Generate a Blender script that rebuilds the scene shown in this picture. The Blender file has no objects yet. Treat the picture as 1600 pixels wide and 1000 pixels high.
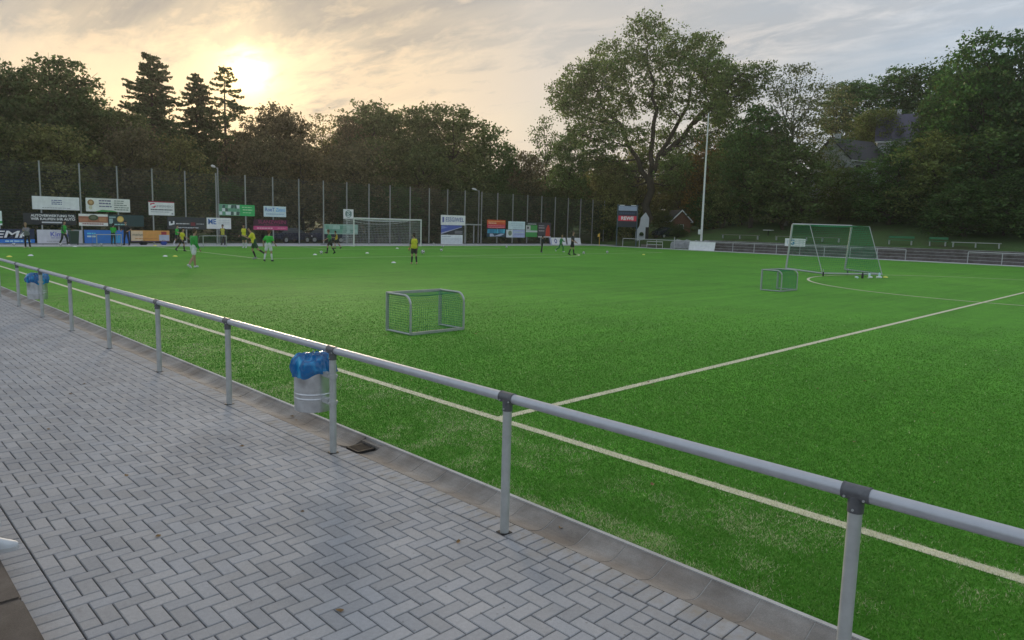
import bpy, bmesh, math, random
import numpy as np
from mathutils import Vector, Matrix

R = math.radians
scn = bpy.context.scene
col = scn.collection

# ------------------------------------------------------------------ camera
CAM = Vector((-5.5727, -5.7803, 2.2524))
YAW, PITCH, ROLL = 0.7844, -0.1225, 0.0266
fw = Vector((math.sin(YAW)*math.cos(PITCH), math.cos(YAW)*math.cos(PITCH), math.sin(PITCH)))
rt = Vector((math.cos(YAW), -math.sin(YAW), 0))
up = rt.cross(fw)
r2 = rt*math.cos(ROLL) + up*math.sin(ROLL)
u2 = -rt*math.sin(ROLL) + up*math.cos(ROLL)
cd = bpy.data.cameras.new('camera')
cd.sensor_width = 36.0
cd.lens = 36.0*1102.04/1600
cd.shift_y = -12.5/1600
cd.clip_start = 0.05
cd.clip_end = 3000
cam = bpy.data.objects.new('camera', cd)
mw = Matrix.Identity(4)
for i, v in enumerate((r2, u2, -fw)):
    mw[0][i], mw[1][i], mw[2][i] = v
mw.translation = CAM
cam.matrix_world = mw
col.objects.link(cam)
scn.camera = cam

# ------------------------------------------------------------------ world
SUN_AZ, SUN_EL = R(24.6), R(10.6)          # azimuth from +Y towards +X
SUN = Vector((math.sin(SUN_AZ)*math.cos(SUN_EL), math.cos(SUN_AZ)*math.cos(SUN_EL), math.sin(SUN_EL)))
world = bpy.data.worlds.new('World')
scn.world = world
world.use_nodes = True
nt = world.node_tree
nt.nodes.clear()
def N(tree, t, **kw):
    n = tree.nodes.new(t)
    for k, v in kw.items():
        if k.startswith('i_'):
            n.inputs[k[2:]].default_value = v
        elif k.startswith('n_'):
            n.inputs[int(k[2:])].default_value = v
        else:
            setattr(n, k, v)
    return n
def math_n(tree, op, a, b=None, clamp=False):
    n = tree.nodes.new('ShaderNodeMath'); n.operation = op; n.use_clamp = clamp
    for i, v in enumerate((a, b)):
        if v is None: continue
        if isinstance(v, (int, float)): n.inputs[i].default_value = v
        else: tree.links.new(v, n.inputs[i])
    return n.outputs[0]
def ramp_n(tree, fac, stops, interp='LINEAR'):
    n = tree.nodes.new('ShaderNodeValToRGB')
    n.color_ramp.interpolation = interp
    el = n.color_ramp.elements
    while len(el) < len(stops): el.new(0.5)
    for e, (p, c) in zip(el, stops):
        e.position = p
        e.color = (c, c, c, 1) if isinstance(c, (int, float)) else (*c, 1)
    tree.links.new(fac, n.inputs[0])
    return n.outputs[0]
def mix_n(tree, fac, a, b, mode='MIX'):
    n = tree.nodes.new('ShaderNodeMix'); n.data_type = 'RGBA'; n.blend_type = mode
    for i, v in ((0, fac), (6, a), (7, b)):
        if isinstance(v, (int, float)): n.inputs[i].default_value = v
        elif isinstance(v, tuple): n.inputs[i].default_value = (*v, 1)
        else: tree.links.new(v, n.inputs[i])
    return n.outputs[2]

sky = N(nt, 'ShaderNodeTexSky', sky_type='NISHITA', sun_disc=False, sun_elevation=SUN_EL, sun_rotation=SUN_AZ,
        air_density=1.2, dust_density=2.0, ozone_density=1.5)
tc = N(nt, 'ShaderNodeTexCoord')
nrm = N(nt, 'ShaderNodeVectorMath', operation='NORMALIZE'); nt.links.new(tc.outputs['Generated'], nrm.inputs[0])
dot = N(nt, 'ShaderNodeVectorMath', operation='DOT_PRODUCT'); nt.links.new(nrm.outputs[0], dot.inputs[0]); dot.inputs[1].default_value = SUN
D = math_n(nt, 'MAXIMUM', dot.outputs['Value'], 0.0)
sep = N(nt, 'ShaderNodeSeparateXYZ'); nt.links.new(nrm.outputs[0], sep.inputs[0])
zz = math_n(nt, 'MAXIMUM', math_n(nt, 'ADD', sep.outputs[2], 0.10), 0.03)
cx = math_n(nt, 'DIVIDE', sep.outputs[0], zz); cy = math_n(nt, 'DIVIDE', sep.outputs[1], zz)
cmb = N(nt, 'ShaderNodeCombineXYZ'); nt.links.new(cx, cmb.inputs[0]); nt.links.new(cy, cmb.inputs[1])
mp = N(nt, 'ShaderNodeMapping'); nt.links.new(cmb.outputs[0], mp.inputs[0])
mp.inputs['Location'].default_value = (8.720, 0.519, 2.748); mp.inputs['Rotation'].default_value = (0, 0, R(35)); mp.inputs['Scale'].default_value = (1.0, 0.45, 1.0)
big = N(nt, 'ShaderNodeTexNoise', i_Scale=0.55, i_Detail=4.0, i_Roughness=0.55, i_Distortion=0.3); nt.links.new(mp.outputs[0], big.inputs['Vector'])
fine = N(nt, 'ShaderNodeTexNoise', i_Scale=2.6, i_Detail=8.0, i_Roughness=0.62, i_Distortion=0.5); nt.links.new(mp.outputs[0], fine.inputs['Vector'])
mp2 = N(nt, 'ShaderNodeMapping'); nt.links.new(cmb.outputs[0], mp2.inputs[0])
mp2.inputs['Location'].default_value = (0.3, 3.1, 0); mp2.inputs['Rotation'].default_value = (0, 0, R(-50)); mp2.inputs['Scale'].default_value = (1.6, 0.8, 1)
rip = N(nt, 'ShaderNodeTexNoise', i_Scale=4.5, i_Detail=7.0, i_Roughness=0.62, i_Distortion=0.35); nt.links.new(mp2.outputs[0], rip.inputs['Vector'])
mp3 = N(nt, 'ShaderNodeMapping'); nt.links.new(cmb.outputs[0], mp3.inputs[0])
mp3.inputs['Location'].default_value = (5.3, 1.2, 0); mp3.inputs['Rotation'].default_value = (0, 0, R(62)); mp3.inputs['Scale'].default_value = (1.0, 0.28, 1)
wisp = N(nt, 'ShaderNodeTexNoise', i_Scale=1.5, i_Detail=7.0, i_Roughness=0.6, i_Distortion=0.4); nt.links.new(mp3.outputs[0], wisp.inputs['Vector'])
cover = ramp_n(nt, math_n(nt, 'ADD', math_n(nt, 'MULTIPLY', big.outputs[0], 0.5), math_n(nt, 'MULTIPLY', wisp.outputs[0], 0.5)), [(0.41, 0.10), (0.585, 0.94)])
dk0 = math_n(nt, 'ADD', math_n(nt, 'MULTIPLY', big.outputs[0], 0.52), math_n(nt, 'MULTIPLY', rip.outputs[0], 0.48))
bias = math_n(nt, 'MINIMUM', math_n(nt, 'MAXIMUM', math_n(nt, 'MULTIPLY', math_n(nt, 'SUBTRACT', sep.outputs[2], 0.225), 1.7), -0.07), 0.035)
dark = ramp_n(nt, math_n(nt, 'ADD', dk0, bias), [(0.45, 0.0), (0.555, 1.0)])
warm = ramp_n(nt, D, [(0.62, 0.0), (0.93, 0.62), (0.985, 1.0)])
lit = mix_n(nt, warm, (0.55, 0.57, 0.60), (0.57, 0.445, 0.31))
shade = mix_n(nt, warm, (0.40, 0.43, 0.47), (0.25, 0.24, 0.225))
cloud = mix_n(nt, dark, lit, shade)
base = mix_n(nt, warm, (0.32, 0.43, 0.57), (0.50, 0.39, 0.27))
nish = mix_n(nt, 1.0, sky.outputs[0], (0.06, 0.06, 0.06), 'MULTIPLY')
clear = mix_n(nt, 0.25, base, nish)
skyc = mix_n(nt, cover, clear, cloud)
g1 = math_n(nt, 'MULTIPLY', math_n(nt, 'POWER', D, 340.0), 0.20)
g2 = math_n(nt, 'MULTIPLY', math_n(nt, 'POWER', D, 3600.0), 3.0)
thin = math_n(nt, 'SUBTRACT', 1.0, math_n(nt, 'MULTIPLY', dark, 0.7))
glow = mix_n(nt, 1.0, (1.0, 0.70, 0.24), math_n(nt, 'MULTIPLY', math_n(nt, 'ADD', g1, g2), thin), 'MULTIPLY')
final = mix_n(nt, 1.0, skyc, glow, 'ADD')
bg = N(nt, 'ShaderNodeBackground', i_Strength=0.96); nt.links.new(final, bg.inputs[0])
wo = N(nt, 'ShaderNodeOutputWorld'); nt.links.new(bg.outputs[0], wo.inputs[0])

sl = bpy.data.lights.new('sun', 'SUN'); sl.energy = 2.0; sl.angle = R(11); sl.color = (1.0, 0.80, 0.55)
so = bpy.data.objects.new('sun', sl); so.rotation_euler = (-SUN).to_track_quat('-Z', 'Y').to_euler(); so.location = (0, 0, 60)
col.objects.link(so)

scn.view_settings.view_transform = 'Standard'
scn.view_settings.look = 'None'
scn.view_settings.gamma = 1.0
scn.view_settings.exposure = 0.50
scn.view_settings.use_curve_mapping = False
try:
    scn.cycles.max_bounces = 9; scn.cycles.diffuse_bounces = 6; scn.cycles.volume_bounces = 1; scn.cycles.transparent_max_bounces = 8
except Exception:
    pass

# ------------------------------------------------------------------ helpers
def tag(o, label=None, cat=None, group=None, kind=None):
    if label: o['label'] = label
    if cat: o['category'] = cat
    if group: o['group'] = group
    if kind: o['kind'] = kind
    return o
def link(name, data, parent=None, loc=None, rz=0.0):
    o = bpy.data.objects.new(name, data)
    col.objects.link(o)
    if parent is not None: o.parent = parent
    if loc is not None: o.location = loc
    if rz: o.rotation_euler = (0, 0, rz)
    return o
def thing(name, label, cat, loc=(0, 0, 0), rz=0.0, group=None):
    return tag(link(name, None, None, loc, rz), label, cat, group)

class MB:
    def __init__(s): s.v = []; s.f = []; s.m = []
    def add(s, vs, fs, mi=0):
        b = len(s.v); s.v += [tuple(v) for v in vs]
        for f in fs: s.f.append([i+b for i in f]); s.m.append(mi)
        return s
    def box(s, c, d, rz=0.0, mi=0):
        x, y, z = d[0]/2, d[1]/2, d[2]/2; ca, sa = math.cos(rz), math.sin(rz); vs = []
        for dz in (-z, z):
            for dx, dy in ((-x, -y), (x, -y), (x, y), (-x, y)):
                vs.append((c[0]+dx*ca-dy*sa, c[1]+dx*sa+dy*ca, c[2]+dz))
        return s.add(vs, [(3, 2, 1, 0), (4, 5, 6, 7), (0, 1, 5, 4), (1, 2, 6, 5), (2, 3, 7, 6), (3, 0, 4, 7)], mi)
    def bbox(s, c, d, b=0.01, rz=0.0):               # chamfered box
        t = bmesh.new(); bmesh.ops.create_cube(t, size=1)
        bmesh.ops.scale(t, vec=d, verts=t.verts)
        bmesh.ops.bevel(t, geom=t.edges[:], offset=b, segments=2, affect='EDGES')
        bmesh.ops.rotate(t, matrix=Matrix.Rotation(rz, 3, 'Z'), verts=t.verts)
        t.verts.index_update()
        s.add([(v.co.x+c[0], v.co.y+c[1], v.co.z+c[2]) for v in t.verts], [[v.index for v in f.verts] for f in t.faces]); t.free()
        return s
    def tube(s, pts, rad, n=8, cap=True):
        pts = [Vector(p) for p in pts]
        if not hasattr(rad, '__len__'): rad = [rad]*len(pts)
        b = len(s.v); ref = None
        for i, p in enumerate(pts):
            d = (pts[min(i+1, len(pts)-1)]-pts[max(i-1, 0)]).normalized()
            if ref is None: ref = Vector((0, 0, 1)) if abs(d.z) < 0.9 else Vector((1, 0, 0))
            a = d.cross(ref).normalized(); ref = a.cross(d).normalized() if False else ref
            if abs(d.dot(ref)) > 0.97: ref = Vector((1, 0, 0)) if abs(d.x) < 0.9 else Vector((0, 1, 0)); a = d.cross(ref).normalized()
            e = d.cross(a)
            for k in range(n):
                t = 2*math.pi*k/n
                s.v.append(tuple(p + (a*math.cos(t)+e*math.sin(t))*rad[i]))
        for i in range(len(pts)-1):
            for k in range(n):
                k2 = (k+1) % n
                s.f.append([b+i*n+k, b+(i+1)*n+k, b+(i+1)*n+k2, b+i*n+k2]); s.m.append(0)
        if cap:
            s.f.append([b+k for k in range(n)]); s.m.append(0)
            s.f.append([b+(len(pts)-1)*n+k for k in reversed(range(n))]); s.m.append(0)
        return s
    def wire(s, p, q, r):                            # cheap 3-sided rod without caps
        return s.tube([p, q], r, 3, False)
    def lathe(s, prof, n=24, c=(0, 0, 0), wob=None):
        b = len(s.v)
        for i, (r, z) in enumerate(prof):
            for k in range(n):
                t = 2*math.pi*k/n; rr = r*(wob(t, i, z) if wob else 1)
                s.v.append((c[0]+rr*math.cos(t), c[1]+rr*math.sin(t), c[2]+z))
        for i in range(len(prof)-1):
            for k in range(n):
                k2 = (k+1) % n
                s.f.append([b+i*n+k, b+i*n+k2, b+(i+1)*n+k2, b+(i+1)*n+k]); s.m.append(0)
        return s
    def prism(s, poly, axis, a, b):                  # 2D polygon extruded along axis 'x','y','z' from a to b
        def P(u, v, w): return {'x': (w, u, v), 'y': (u, w, v), 'z': (u, v, w)}[axis]
        n = len(poly); vs = [P(u, v, a) for u, v in poly]+[P(u, v, b) for u, v in poly]
        return s.add(vs, [list(range(n)), list(range(2*n-1, n-1, -1))]+[[i, i+n, (i+1) % n+n, (i+1) % n] for i in range(n)])
    def mesh(s, name, mats, smooth=False):
        me = bpy.data.meshes.new(name); me.from_pydata(s.v, [], s.f)
        if not isinstance(mats, (list, tuple)): mats = [mats]
        for m in mats: me.materials.append(m)
        if len(mats) > 1: me.polygons.foreach_set('material_index', s.m)
        bm = bmesh.new(); bm.from_mesh(me); bmesh.ops.recalc_face_normals(bm, faces=bm.faces[:]); bm.to_mesh(me); bm.free()
        if smooth:
            me.polygons.foreach_set('use_smooth', [True]*len(me.polygons))
            try: me.set_sharp_from_angle(angle=R(40))
            except Exception: pass
        me.update(); return me
    def build(s, name, mats, parent=None, smooth=False, loc=None, rz=0.0):
        return link(name, s.mesh(name, mats, smooth), parent, loc, rz)

def numesh(name, verts, faces_n, mat, smooth=False):
    """verts (N*k,3) in groups of k = faces_n vertices per face"""
    me = bpy.data.meshes.new(name); nv = len(verts); nf = nv//faces_n
    me.vertices.add(nv); me.vertices.foreach_set('co', np.asarray(verts, np.float32).ravel())
    me.loops.add(nv); me.loops.foreach_set('vertex_index', np.arange(nv, dtype=np.int32))
    me.polygons.add(nf); me.polygons.foreach_set('loop_start', np.arange(0, nv, faces_n, dtype=np.int32))
    me.polygons.foreach_set('loop_total', np.full(nf, faces_n, np.int32))
    me.materials.append(mat); me.update(calc_edges=True); me.validate()
    return me

_m = {}
def pm(name, c, rough=0.6, metal=0.0, var=0.12, scale=6.0, bump=0.0, bscale=60.0, spec=0.5, rand=0.0, sheen=0.0):
    """plain painted / metal / cloth material: noise in colour, roughness and relief"""
    if name in _m: return _m[name]
    m = bpy.data.materials.new(name); m.use_nodes = True; t = m.node_tree; b = t.nodes['Principled BSDF']
    b.inputs['Roughness'].default_value = rough; b.inputs['Metallic'].default_value = metal
    b.inputs['Specular IOR Level'].default_value = spec
    if sheen: b.inputs['Sheen Weight'].default_value = sheen
    tcn = N(t, 'ShaderNodeTexCoord'); nz = N(t, 'ShaderNodeTexNoise', i_Scale=scale, i_Detail=5.0, i_Roughness=0.6)
    t.links.new(tcn.outputs['Object'], nz.inputs['Vector'])
    k = ramp_n(t, nz.outputs[0], [(0.3, 1-var), (0.7, 1+var)])
    cc = mix_n(t, 1.0, tuple(c), k, 'MULTIPLY')
    if rand:
        oi = N(t, 'ShaderNodeObjectInfo'); gi = N(t, 'ShaderNodeNewGeometry')
        rr = math_n(t, 'FRACT', math_n(t, 'ADD', oi.outputs['Random'], gi.outputs['Random Per Island']))
        cc = mix_n(t, 1.0, cc, ramp_n(t, rr, [(0.0, 1-rand), (1.0, 1+rand)]), 'MULTIPLY')
    t.links.new(cc, b.inputs['Base Color'])
    t.links.new(ramp_n(t, nz.outputs[0], [(0.3, max(0, rough-0.08)), (0.7, min(1, rough+0.08))]), b.inputs['Roughness'])
    if bump:
        n2 = N(t, 'ShaderNodeTexNoise', i_Scale=bscale, i_Detail=4.0); t.links.new(tcn.outputs['Object'], n2.inputs['Vector'])
        bp = N(t, 'ShaderNodeBump', i_Strength=bump, i_Distance=0.01); t.links.new(n2.outputs[0], bp.inputs['Height']); t.links.new(bp.outputs[0], b.inputs['Normal'])
    _m[name] = m; return m

def world_mat(name): 
    m = bpy.data.materials.new(name); m.use_nodes = True; t = m.node_tree
    g = N(t, 'ShaderNodeNewGeometry'); return m, t, t.nodes['Principled BSDF'], g

# --- turf
def turf_material():
    m, t, b, g = world_mat('turf')
    P = g.outputs['Position']
    n1 = N(t, 'ShaderNodeTexNoise', i_Scale=0.35, i_Detail=4.0); t.links.new(P, n1.inputs['Vector'])
    n2 = N(t, 'ShaderNodeTexNoise', i_Scale=55.0, i_Detail=6.0, i_Roughness=0.7); t.links.new(P, n2.inputs['Vector'])
    n3 = N(t, 'ShaderNodeTexNoise', i_Scale=6.0, i_Detail=5.0); t.links.new(P, n3.inputs['Vector'])
    mpn = N(t, 'ShaderNodeMapping'); t.links.new(P, mpn.inputs[0]); mpn.inputs['Scale'].default_value = (0.12, 2.5, 1); mpn.inputs['Rotation'].default_value = (0, 0, R(8))
    n4 = N(t, 'ShaderNodeTexNoise', i_Scale=1.0, i_Detail=4.0); t.links.new(mpn.outputs[0], n4.inputs['Vector'])
    c = mix_n(t, ramp_n(t, n2.outputs[0], [(0.32, 0.0), (0.68, 1.0)]), (0.066, 0.232, 0.014), (0.138, 0.445, 0.036))
    c = mix_n(t, 1.0, c, ramp_n(t, n1.outputs[0], [(0.3, 0.88), (0.7, 1.12)]), 'MULTIPLY')
    c = mix_n(t, 1.0, c, ramp_n(t, n4.outputs[0], [(0.3, 0.90), (0.7, 1.10)]), 'MULTIPLY')
    n5 = N(t, 'ShaderNodeTexNoise', i_Scale=13.0, i_Detail=6.0, i_Roughness=0.75); t.links.new(P, n5.inputs['Vector'])
    c = mix_n(t, 1.0, c, ramp_n(t, n5.outputs[0], [(0.32, 0.84), (0.68, 1.12)]), 'MULTIPLY')
    n6 = N(t, 'ShaderNodeTexNoise', i_Scale=2.6, i_Detail=6.0, i_Roughness=0.7); t.links.new(P, n6.inputs['Vector'])
    c = mix_n(t, 1.0, c, ramp_n(t, n6.outputs[0], [(0.32, 0.86), (0.68, 1.12)]), 'MULTIPLY')
    sx = N(t, 'ShaderNodeSeparateXYZ'); t.links.new(P, sx.inputs[0])
    # infill sand worn up along the gutter
    edge = ramp_n(t, math_n(t, 'DIVIDE', math_n(t, 'ADD', sx.outputs[0], 1.6), 1.7), [(0.0, 0.75), (0.45, 0.55), (1.0, 0.0)])
    sand = math_n(t, 'MULTIPLY', edge, ramp_n(t, n3.outputs[0], [(0.48, 0.0), (0.72, 1.0)]))
    sp = ramp_n(t, n2.outputs[0], [(0.45, 0.0), (0.62, 1.0)])
    c = mix_n(t, math_n(t, 'MULTIPLY', sand, sp), c, (0.40, 0.39, 0.20))
    t.links.new(c, b.inputs['Base Color'])
    b.inputs['Roughness'].default_value = 0.75; b.inputs['Specular IOR Level'].default_value = 0.2
    b.inputs['Sheen Weight'].default_value = 0.06; b.inputs['Sheen Roughness'].default_value = 0.45; b.inputs['Sheen Tint'].default_value = (0.45, 0.75, 0.35, 1)
    bp = N(t, 'ShaderNodeBump', i_Strength=0.8, i_Distance=0.02); t.links.new(n2.outputs[0], bp.inputs['Height']); t.links.new(bp.outputs[0], b.inputs['Normal'])
    return m
M_turf = turf_material()

def line_material():
    m, t, b, g = world_mat('line_fibre')
    n2 = N(t, 'ShaderNodeTexNoise', i_Scale=60.0, i_Detail=5.0, i_Roughness=0.7); t.links.new(g.outputs['Position'], n2.inputs['Vector'])
    n1 = N(t, 'ShaderNodeTexNoise', i_Scale=3.0, i_Detail=4.0); t.links.new(g.outputs['Position'], n1.inputs['Vector'])
    c = mix_n(t, ramp_n(t, n2.outputs[0], [(0.3, 0.0), (0.65, 1.0)]), (0.60, 0.58, 0.40), (0.84, 0.82, 0.62))
    c = mix_n(t, 1.0, c, ramp_n(t, n1.outputs[0], [(0.3, 0.9), (0.7, 1.06)]), 'MULTIPLY')
    t.links.new(c, b.inputs['Base Color']); b.inputs['Roughness'].default_value = 0.8
    bp = N(t, 'ShaderNodeBump', i_Strength=0.6, i_Distance=0.01); t.links.new(n2.outputs[0], bp.inputs['Height']); t.links.new(bp.outputs[0], b.inputs['Normal'])
    return m
M_line = line_material()

def paver_material():
    m, t, b, g = world_mat('paver')
    P = g.outputs['Position']
    oi = N(t, 'ShaderNodeObjectInfo')
    rr = math_n(t, 'FRACT', math_n(t, 'ADD', oi.outputs['Random'], g.outputs['Random Per Island']))
    r2_ = math_n(t, 'FRACT', math_n(t, 'MULTIPLY', rr, 7.31))
    c = mix_n(t, r2_, (0.405, 0.400, 0.405), (0.378, 0.383, 0.402))
    c = mix_n(t, 1.0, c, ramp_n(t, rr, [(0.0, 0.90), (1.0, 1.08)]), 'MULTIPLY')
    n1 = N(t, 'ShaderNodeTexNoise', i_Scale=0.9, i_Detail=5.0); t.links.new(P, n1.inputs['Vector'])
    n2 = N(t, 'ShaderNodeTexNoise', i_Scale=220.0, i_Detail=3.0, i_Roughness=0.8); t.links.new(P, n2.inputs['Vector'])
    n3 = N(t, 'ShaderNodeTexNoise', i_Scale=7.0, i_Detail=6.0, i_Roughness=0.65); t.links.new(P, n3.inputs['Vector'])
    c = mix_n(t, 1.0, c, ramp_n(t, n1.outputs[0], [(0.3, 0.86), (0.7, 1.12)]), 'MULTIPLY')
    c = mix_n(t, 1.0, c, ramp_n(t, n2.outputs[0], [(0.3, 0.85), (0.7, 1.15)]), 'MULTIPLY')
    c = mix_n(t, ramp_n(t, n3.outputs[0], [(0.60, 0.0), (0.80, 0.45)]), c, (0.24, 0.23, 0.21))
    n4 = N(t, 'ShaderNodeTexNoise', i_Scale=38.0, i_Detail=5.0, i_Roughness=0.7); t.links.new(P, n4.inputs['Vector'])
    c = mix_n(t, 1.0, c, ramp_n(t, n4.outputs[0], [(0.3, 0.90), (0.7, 1.08)]), 'MULTIPLY')
    vo = N(t, 'ShaderNodeTexVoronoi', i_Scale=11.0); t.links.new(P, vo.inputs['Vector'])
    c = mix_n(t, math_n(t, 'MULTIPLY', ramp_n(t, vo.outputs['Distance'], [(0.05, 1.0), (0.10, 0.0)]), ramp_n(t, n1.outputs[0], [(0.50, 0.0), (0.62, 0.7)])), c, (0.20, 0.19, 0.17))
    sx = N(t, 'ShaderNodeSeparateXYZ'); t.links.new(P, sx.inputs[0])
    near = ramp_n(t, math_n(t, 'ADD', math_n(t, 'MULTIPLY', sx.outputs[0], 1.6), 4.2), [(0.55, 0.0), (1.0, 1.0)])
    c = mix_n(t, math_n(t, 'MULTIPLY', near, ramp_n(t, n3.outputs[0], [(0.46, 0.0), (0.66, 0.75)])), c, (0.33, 0.29, 0.235))
    t.links.new(c, b.inputs['Base Color'])
    t.links.new(ramp_n(t, n3.outputs[0], [(0.3, 0.78), (0.7, 0.92)]), b.inputs['Roughness'])
    b.inputs['Specular IOR Level'].default_value = 0.12
    bp = N(t, 'ShaderNodeBump', i_Strength=0.25, i_Distance=0.004); t.links.new(n2.outputs[0], bp.inputs['Height']); t.links.new(bp.outputs[0], b.inputs['Normal'])
    return m
M_paver = paver_material()

def concrete_material(name, c0, c1, stain):
    m, t, b, g = world_mat(name)
    P = g.outputs['Position']
    n1 = N(t, 'ShaderNodeTexNoise', i_Scale=3.5, i_Detail=7.0, i_Roughness=0.65); t.links.new(P, n1.inputs['Vector'])
    n2 = N(t, 'ShaderNodeTexNoise', i_Scale=150.0, i_Detail=3.0, i_Roughness=0.8); t.links.new(P, n2.inputs['Vector'])
    c = mix_n(t, ramp_n(t, n1.outputs[0], [(0.35, 0.0), (0.65, 1.0)]), c0, c1)
    n3 = N(t, 'ShaderNodeTexNoise', i_Scale=1.3, i_Detail=5.0); t.links.new(P, n3.inputs['Vector'])
    c = mix_n(t, ramp_n(t, n3.outputs[0], [(0.48, 0.0), (0.66, 0.7)]), c, stain)
    c = mix_n(t, 1.0, c, ramp_n(t, n2.outputs[0], [(0.3, 0.80), (0.7, 1.2)]), 'MULTIPLY')
    oi = N(t, 'ShaderNodeObjectInfo')
    c = mix_n(t, 1.0, c, ramp_n(t, oi.outputs['Random'], [(0.0, 0.90), (1.0, 1.08)]), 'MULTIPLY')
    t.links.new(c, b.inputs['Base Color']); b.inputs['Roughness'].default_value = 0.85; b.inputs['Specular IOR Level'].default_value = 0.3
    bp = N(t, 'ShaderNodeBump', i_Strength=0.4, i_Distance=0.006); t.links.new(n2.outputs[0], bp.inputs['Height']); t.links.new(bp.outputs[0], b.inputs['Normal'])
    return m
M_gutter = concrete_material('gutter_concrete', (0.235, 0.215, 0.195), (0.35, 0.33, 0.31), (0.17, 0.14, 0.115))
M_kerb = concrete_material('kerb_concrete', (0.42, 0.42, 0.41), (0.52, 0.52, 0.51), (0.35, 0.34, 0.32))
M_step = concrete_material('step_concrete', (0.10, 0.085, 0.075), (0.16, 0.14, 0.125), (0.08, 0.068, 0.058))
M_strip = concrete_material('pale_concrete', (0.60, 0.60, 0.62), (0.70, 0.70, 0.72), (0.54, 0.54, 0.55))
M_terr = concrete_material('terrace_concrete', (0.13, 0.115, 0.11), (0.20, 0.18, 0.175), (0.10, 0.085, 0.07))
M_joint = pm('joint_sand', (0.022, 0.021, 0.020), 0.95, var=0.3, scale=30)
M_galv = pm('galvanised_steel', (0.47, 0.49, 0.48), 0.5, 0.35, var=0.12, scale=9, bump=0.05, bscale=40)
M_rail = pm('anodised_tube', (0.54, 0.56, 0.60), 0.45, 0.62, var=0.07, scale=14, bump=0.03, bscale=90)
M_fit = pm('dark_fitting', (0.15, 0.155, 0.165), 0.45, 0.5, var=0.15, scale=30, bump=0.06, bscale=150)
M_iron = pm('cast_iron', (0.024, 0.022, 0.021), 0.8, 0.2, var=0.3, scale=25, bump=0.3, bscale=120)
M_alu = pm('goal_aluminium', (0.48, 0.50, 0.50), 0.42, 0.6, var=0.08, scale=12)
M_white = pm('white_paint', (0.78, 0.78, 0.77), 0.45, var=0.05, scale=5)
M_post = pm('fence_post_steel', (0.40, 0.41, 0.40), 0.5, 0.4, var=0.1, scale=3)
M_rod = pm('fence_rod', (0.105, 0.120, 0.112), 0.55, 0.3, var=0.15, scale=2)
M_black = pm('black_rubber', (0.015, 0.015, 0.016), 0.7, var=0.2)

# ------------------------------------------------------------------ ground
def sm(t):
    t = min(1.0, max(0.0, t)); return t*t*(3-2*t)
def terr(x, y):
    z = 0.04*min(max(0.0, y-56), 54)
    k = 1-0.65*sm((y-36)/18)
    s = 0.0
    if x > 69.4:
        s = 1.15+0.19*min(x-69.4, 15)+0.42*min(max(x-84.4, 0), 26)
        s *= sm((x-69.4)/0.6)
    return z+s*k
def ground_material():
    m, t, b, g = world_mat('rough_grass')
    P = g.outputs['Position']
    n1 = N(t, 'ShaderNodeTexNoise', i_Scale=0.25, i_Detail=6.0, i_Roughness=0.65); t.links.new(P, n1.inputs['Vector'])
    n2 = N(t, 'ShaderNodeTexNoise', i_Scale=5.0, i_Detail=6.0, i_Roughness=0.7); t.links.new(P, n2.inputs['Vector'])
    c = mix_n(t, n2.outputs[0], (0.035, 0.080, 0.018), (0.085, 0.150, 0.036))
    c = mix_n(t, ramp_n(t, n1.outputs[0], [(0.52, 0.0), (0.68, 0.8)]), c, (0.060, 0.045, 0.028))
    t.links.new(c, b.inputs['Base Color']); b.inputs['Roughness'].default_value = 0.95
    bp = N(t, 'ShaderNodeBump', i_Strength=0.8, i_Distance=0.08); t.links.new(n2.outputs[0], bp.inputs['Height']); t.links.new(bp.outputs[0], b.inputs['Normal'])
    return m
M_ground = ground_material()
gx = [-1500, -600, -250, -100, -50, -25, -10, 0, 20, 40, 60, 66, 68, 69.0, 69.4] + [69.5+0.1*i for i in range(6)] + list(range(71, 116, 2)) + [120, 140, 180, 260, 500, 900, 1500]
gy = [-1500, -600, -250, -100, -50, -20, 0, 10, 20, 30] + list(range(34, 60, 2)) + list(range(60, 120, 6)) + [140, 180, 260, 500, 900, 1500]
mb = MB()
for y in gy:
    for x in gx: mb.v.append((x, y, terr(x, y)-0.06))
w = len(gx)
for j in range(len(gy)-1):
    for i in range(w-1): mb.f.append([j*w+i, j*w+i+1, (j+1)*w+i+1, (j+1)*w+i]); mb.m.append(0)
tag(mb.build('ground', M_ground, smooth=True), kind='structure')

XE = -1.54                                   # turf edge at the gutter
WC, GL = 32.55, 48.82                        # pitch centre x, goal line y
XF, YF = 63.7, 49.7                          # far turf edges
pitch = tag(MB().add([(XE, -60, 0), (XF, -60, 0), (XF, YF, 0), (XE, YF, 0)], [(0, 1, 2, 3)]).build('pitch', M_turf), kind='structure')
LZ = 0.005
def stripe(name, p, q, wd=0.12):
    p, q = Vector((*p, LZ)), Vector((*q, LZ)); d = (q-p).normalized(); n = Vector((-d.y, d.x, 0))*wd/2
    L = (q-p).length; k = max(1, int(L/1.0)); vs = []
    for i in range(k+1):
        c = p+d*L*i/k; vs += [c-n, c+n]
    return MB().add(vs, [(2*i, 2*i+2, 2*i+3, 2*i+1) for i in range(k)]).build(name, M_line, pitch)
def arc(name, c, r, a0, a1, wd=0.12, z=0.0):
    k = 96; vs = []
    for i in range(k+1):
        a = a0+(a1-a0)*i/k
        for rr in (r-wd/2, r+wd/2): vs.append((c[0]+rr*math.cos(a), c[1]+rr*math.sin(a), LZ+z))
    return MB().add(vs, [(2*i, 2*i+1, 2*i+3, 2*i+2) for i in range(k)]).build(name, M_line, pitch)
stripe('touch_line', (0, -55), (0, GL+0.06))

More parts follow.
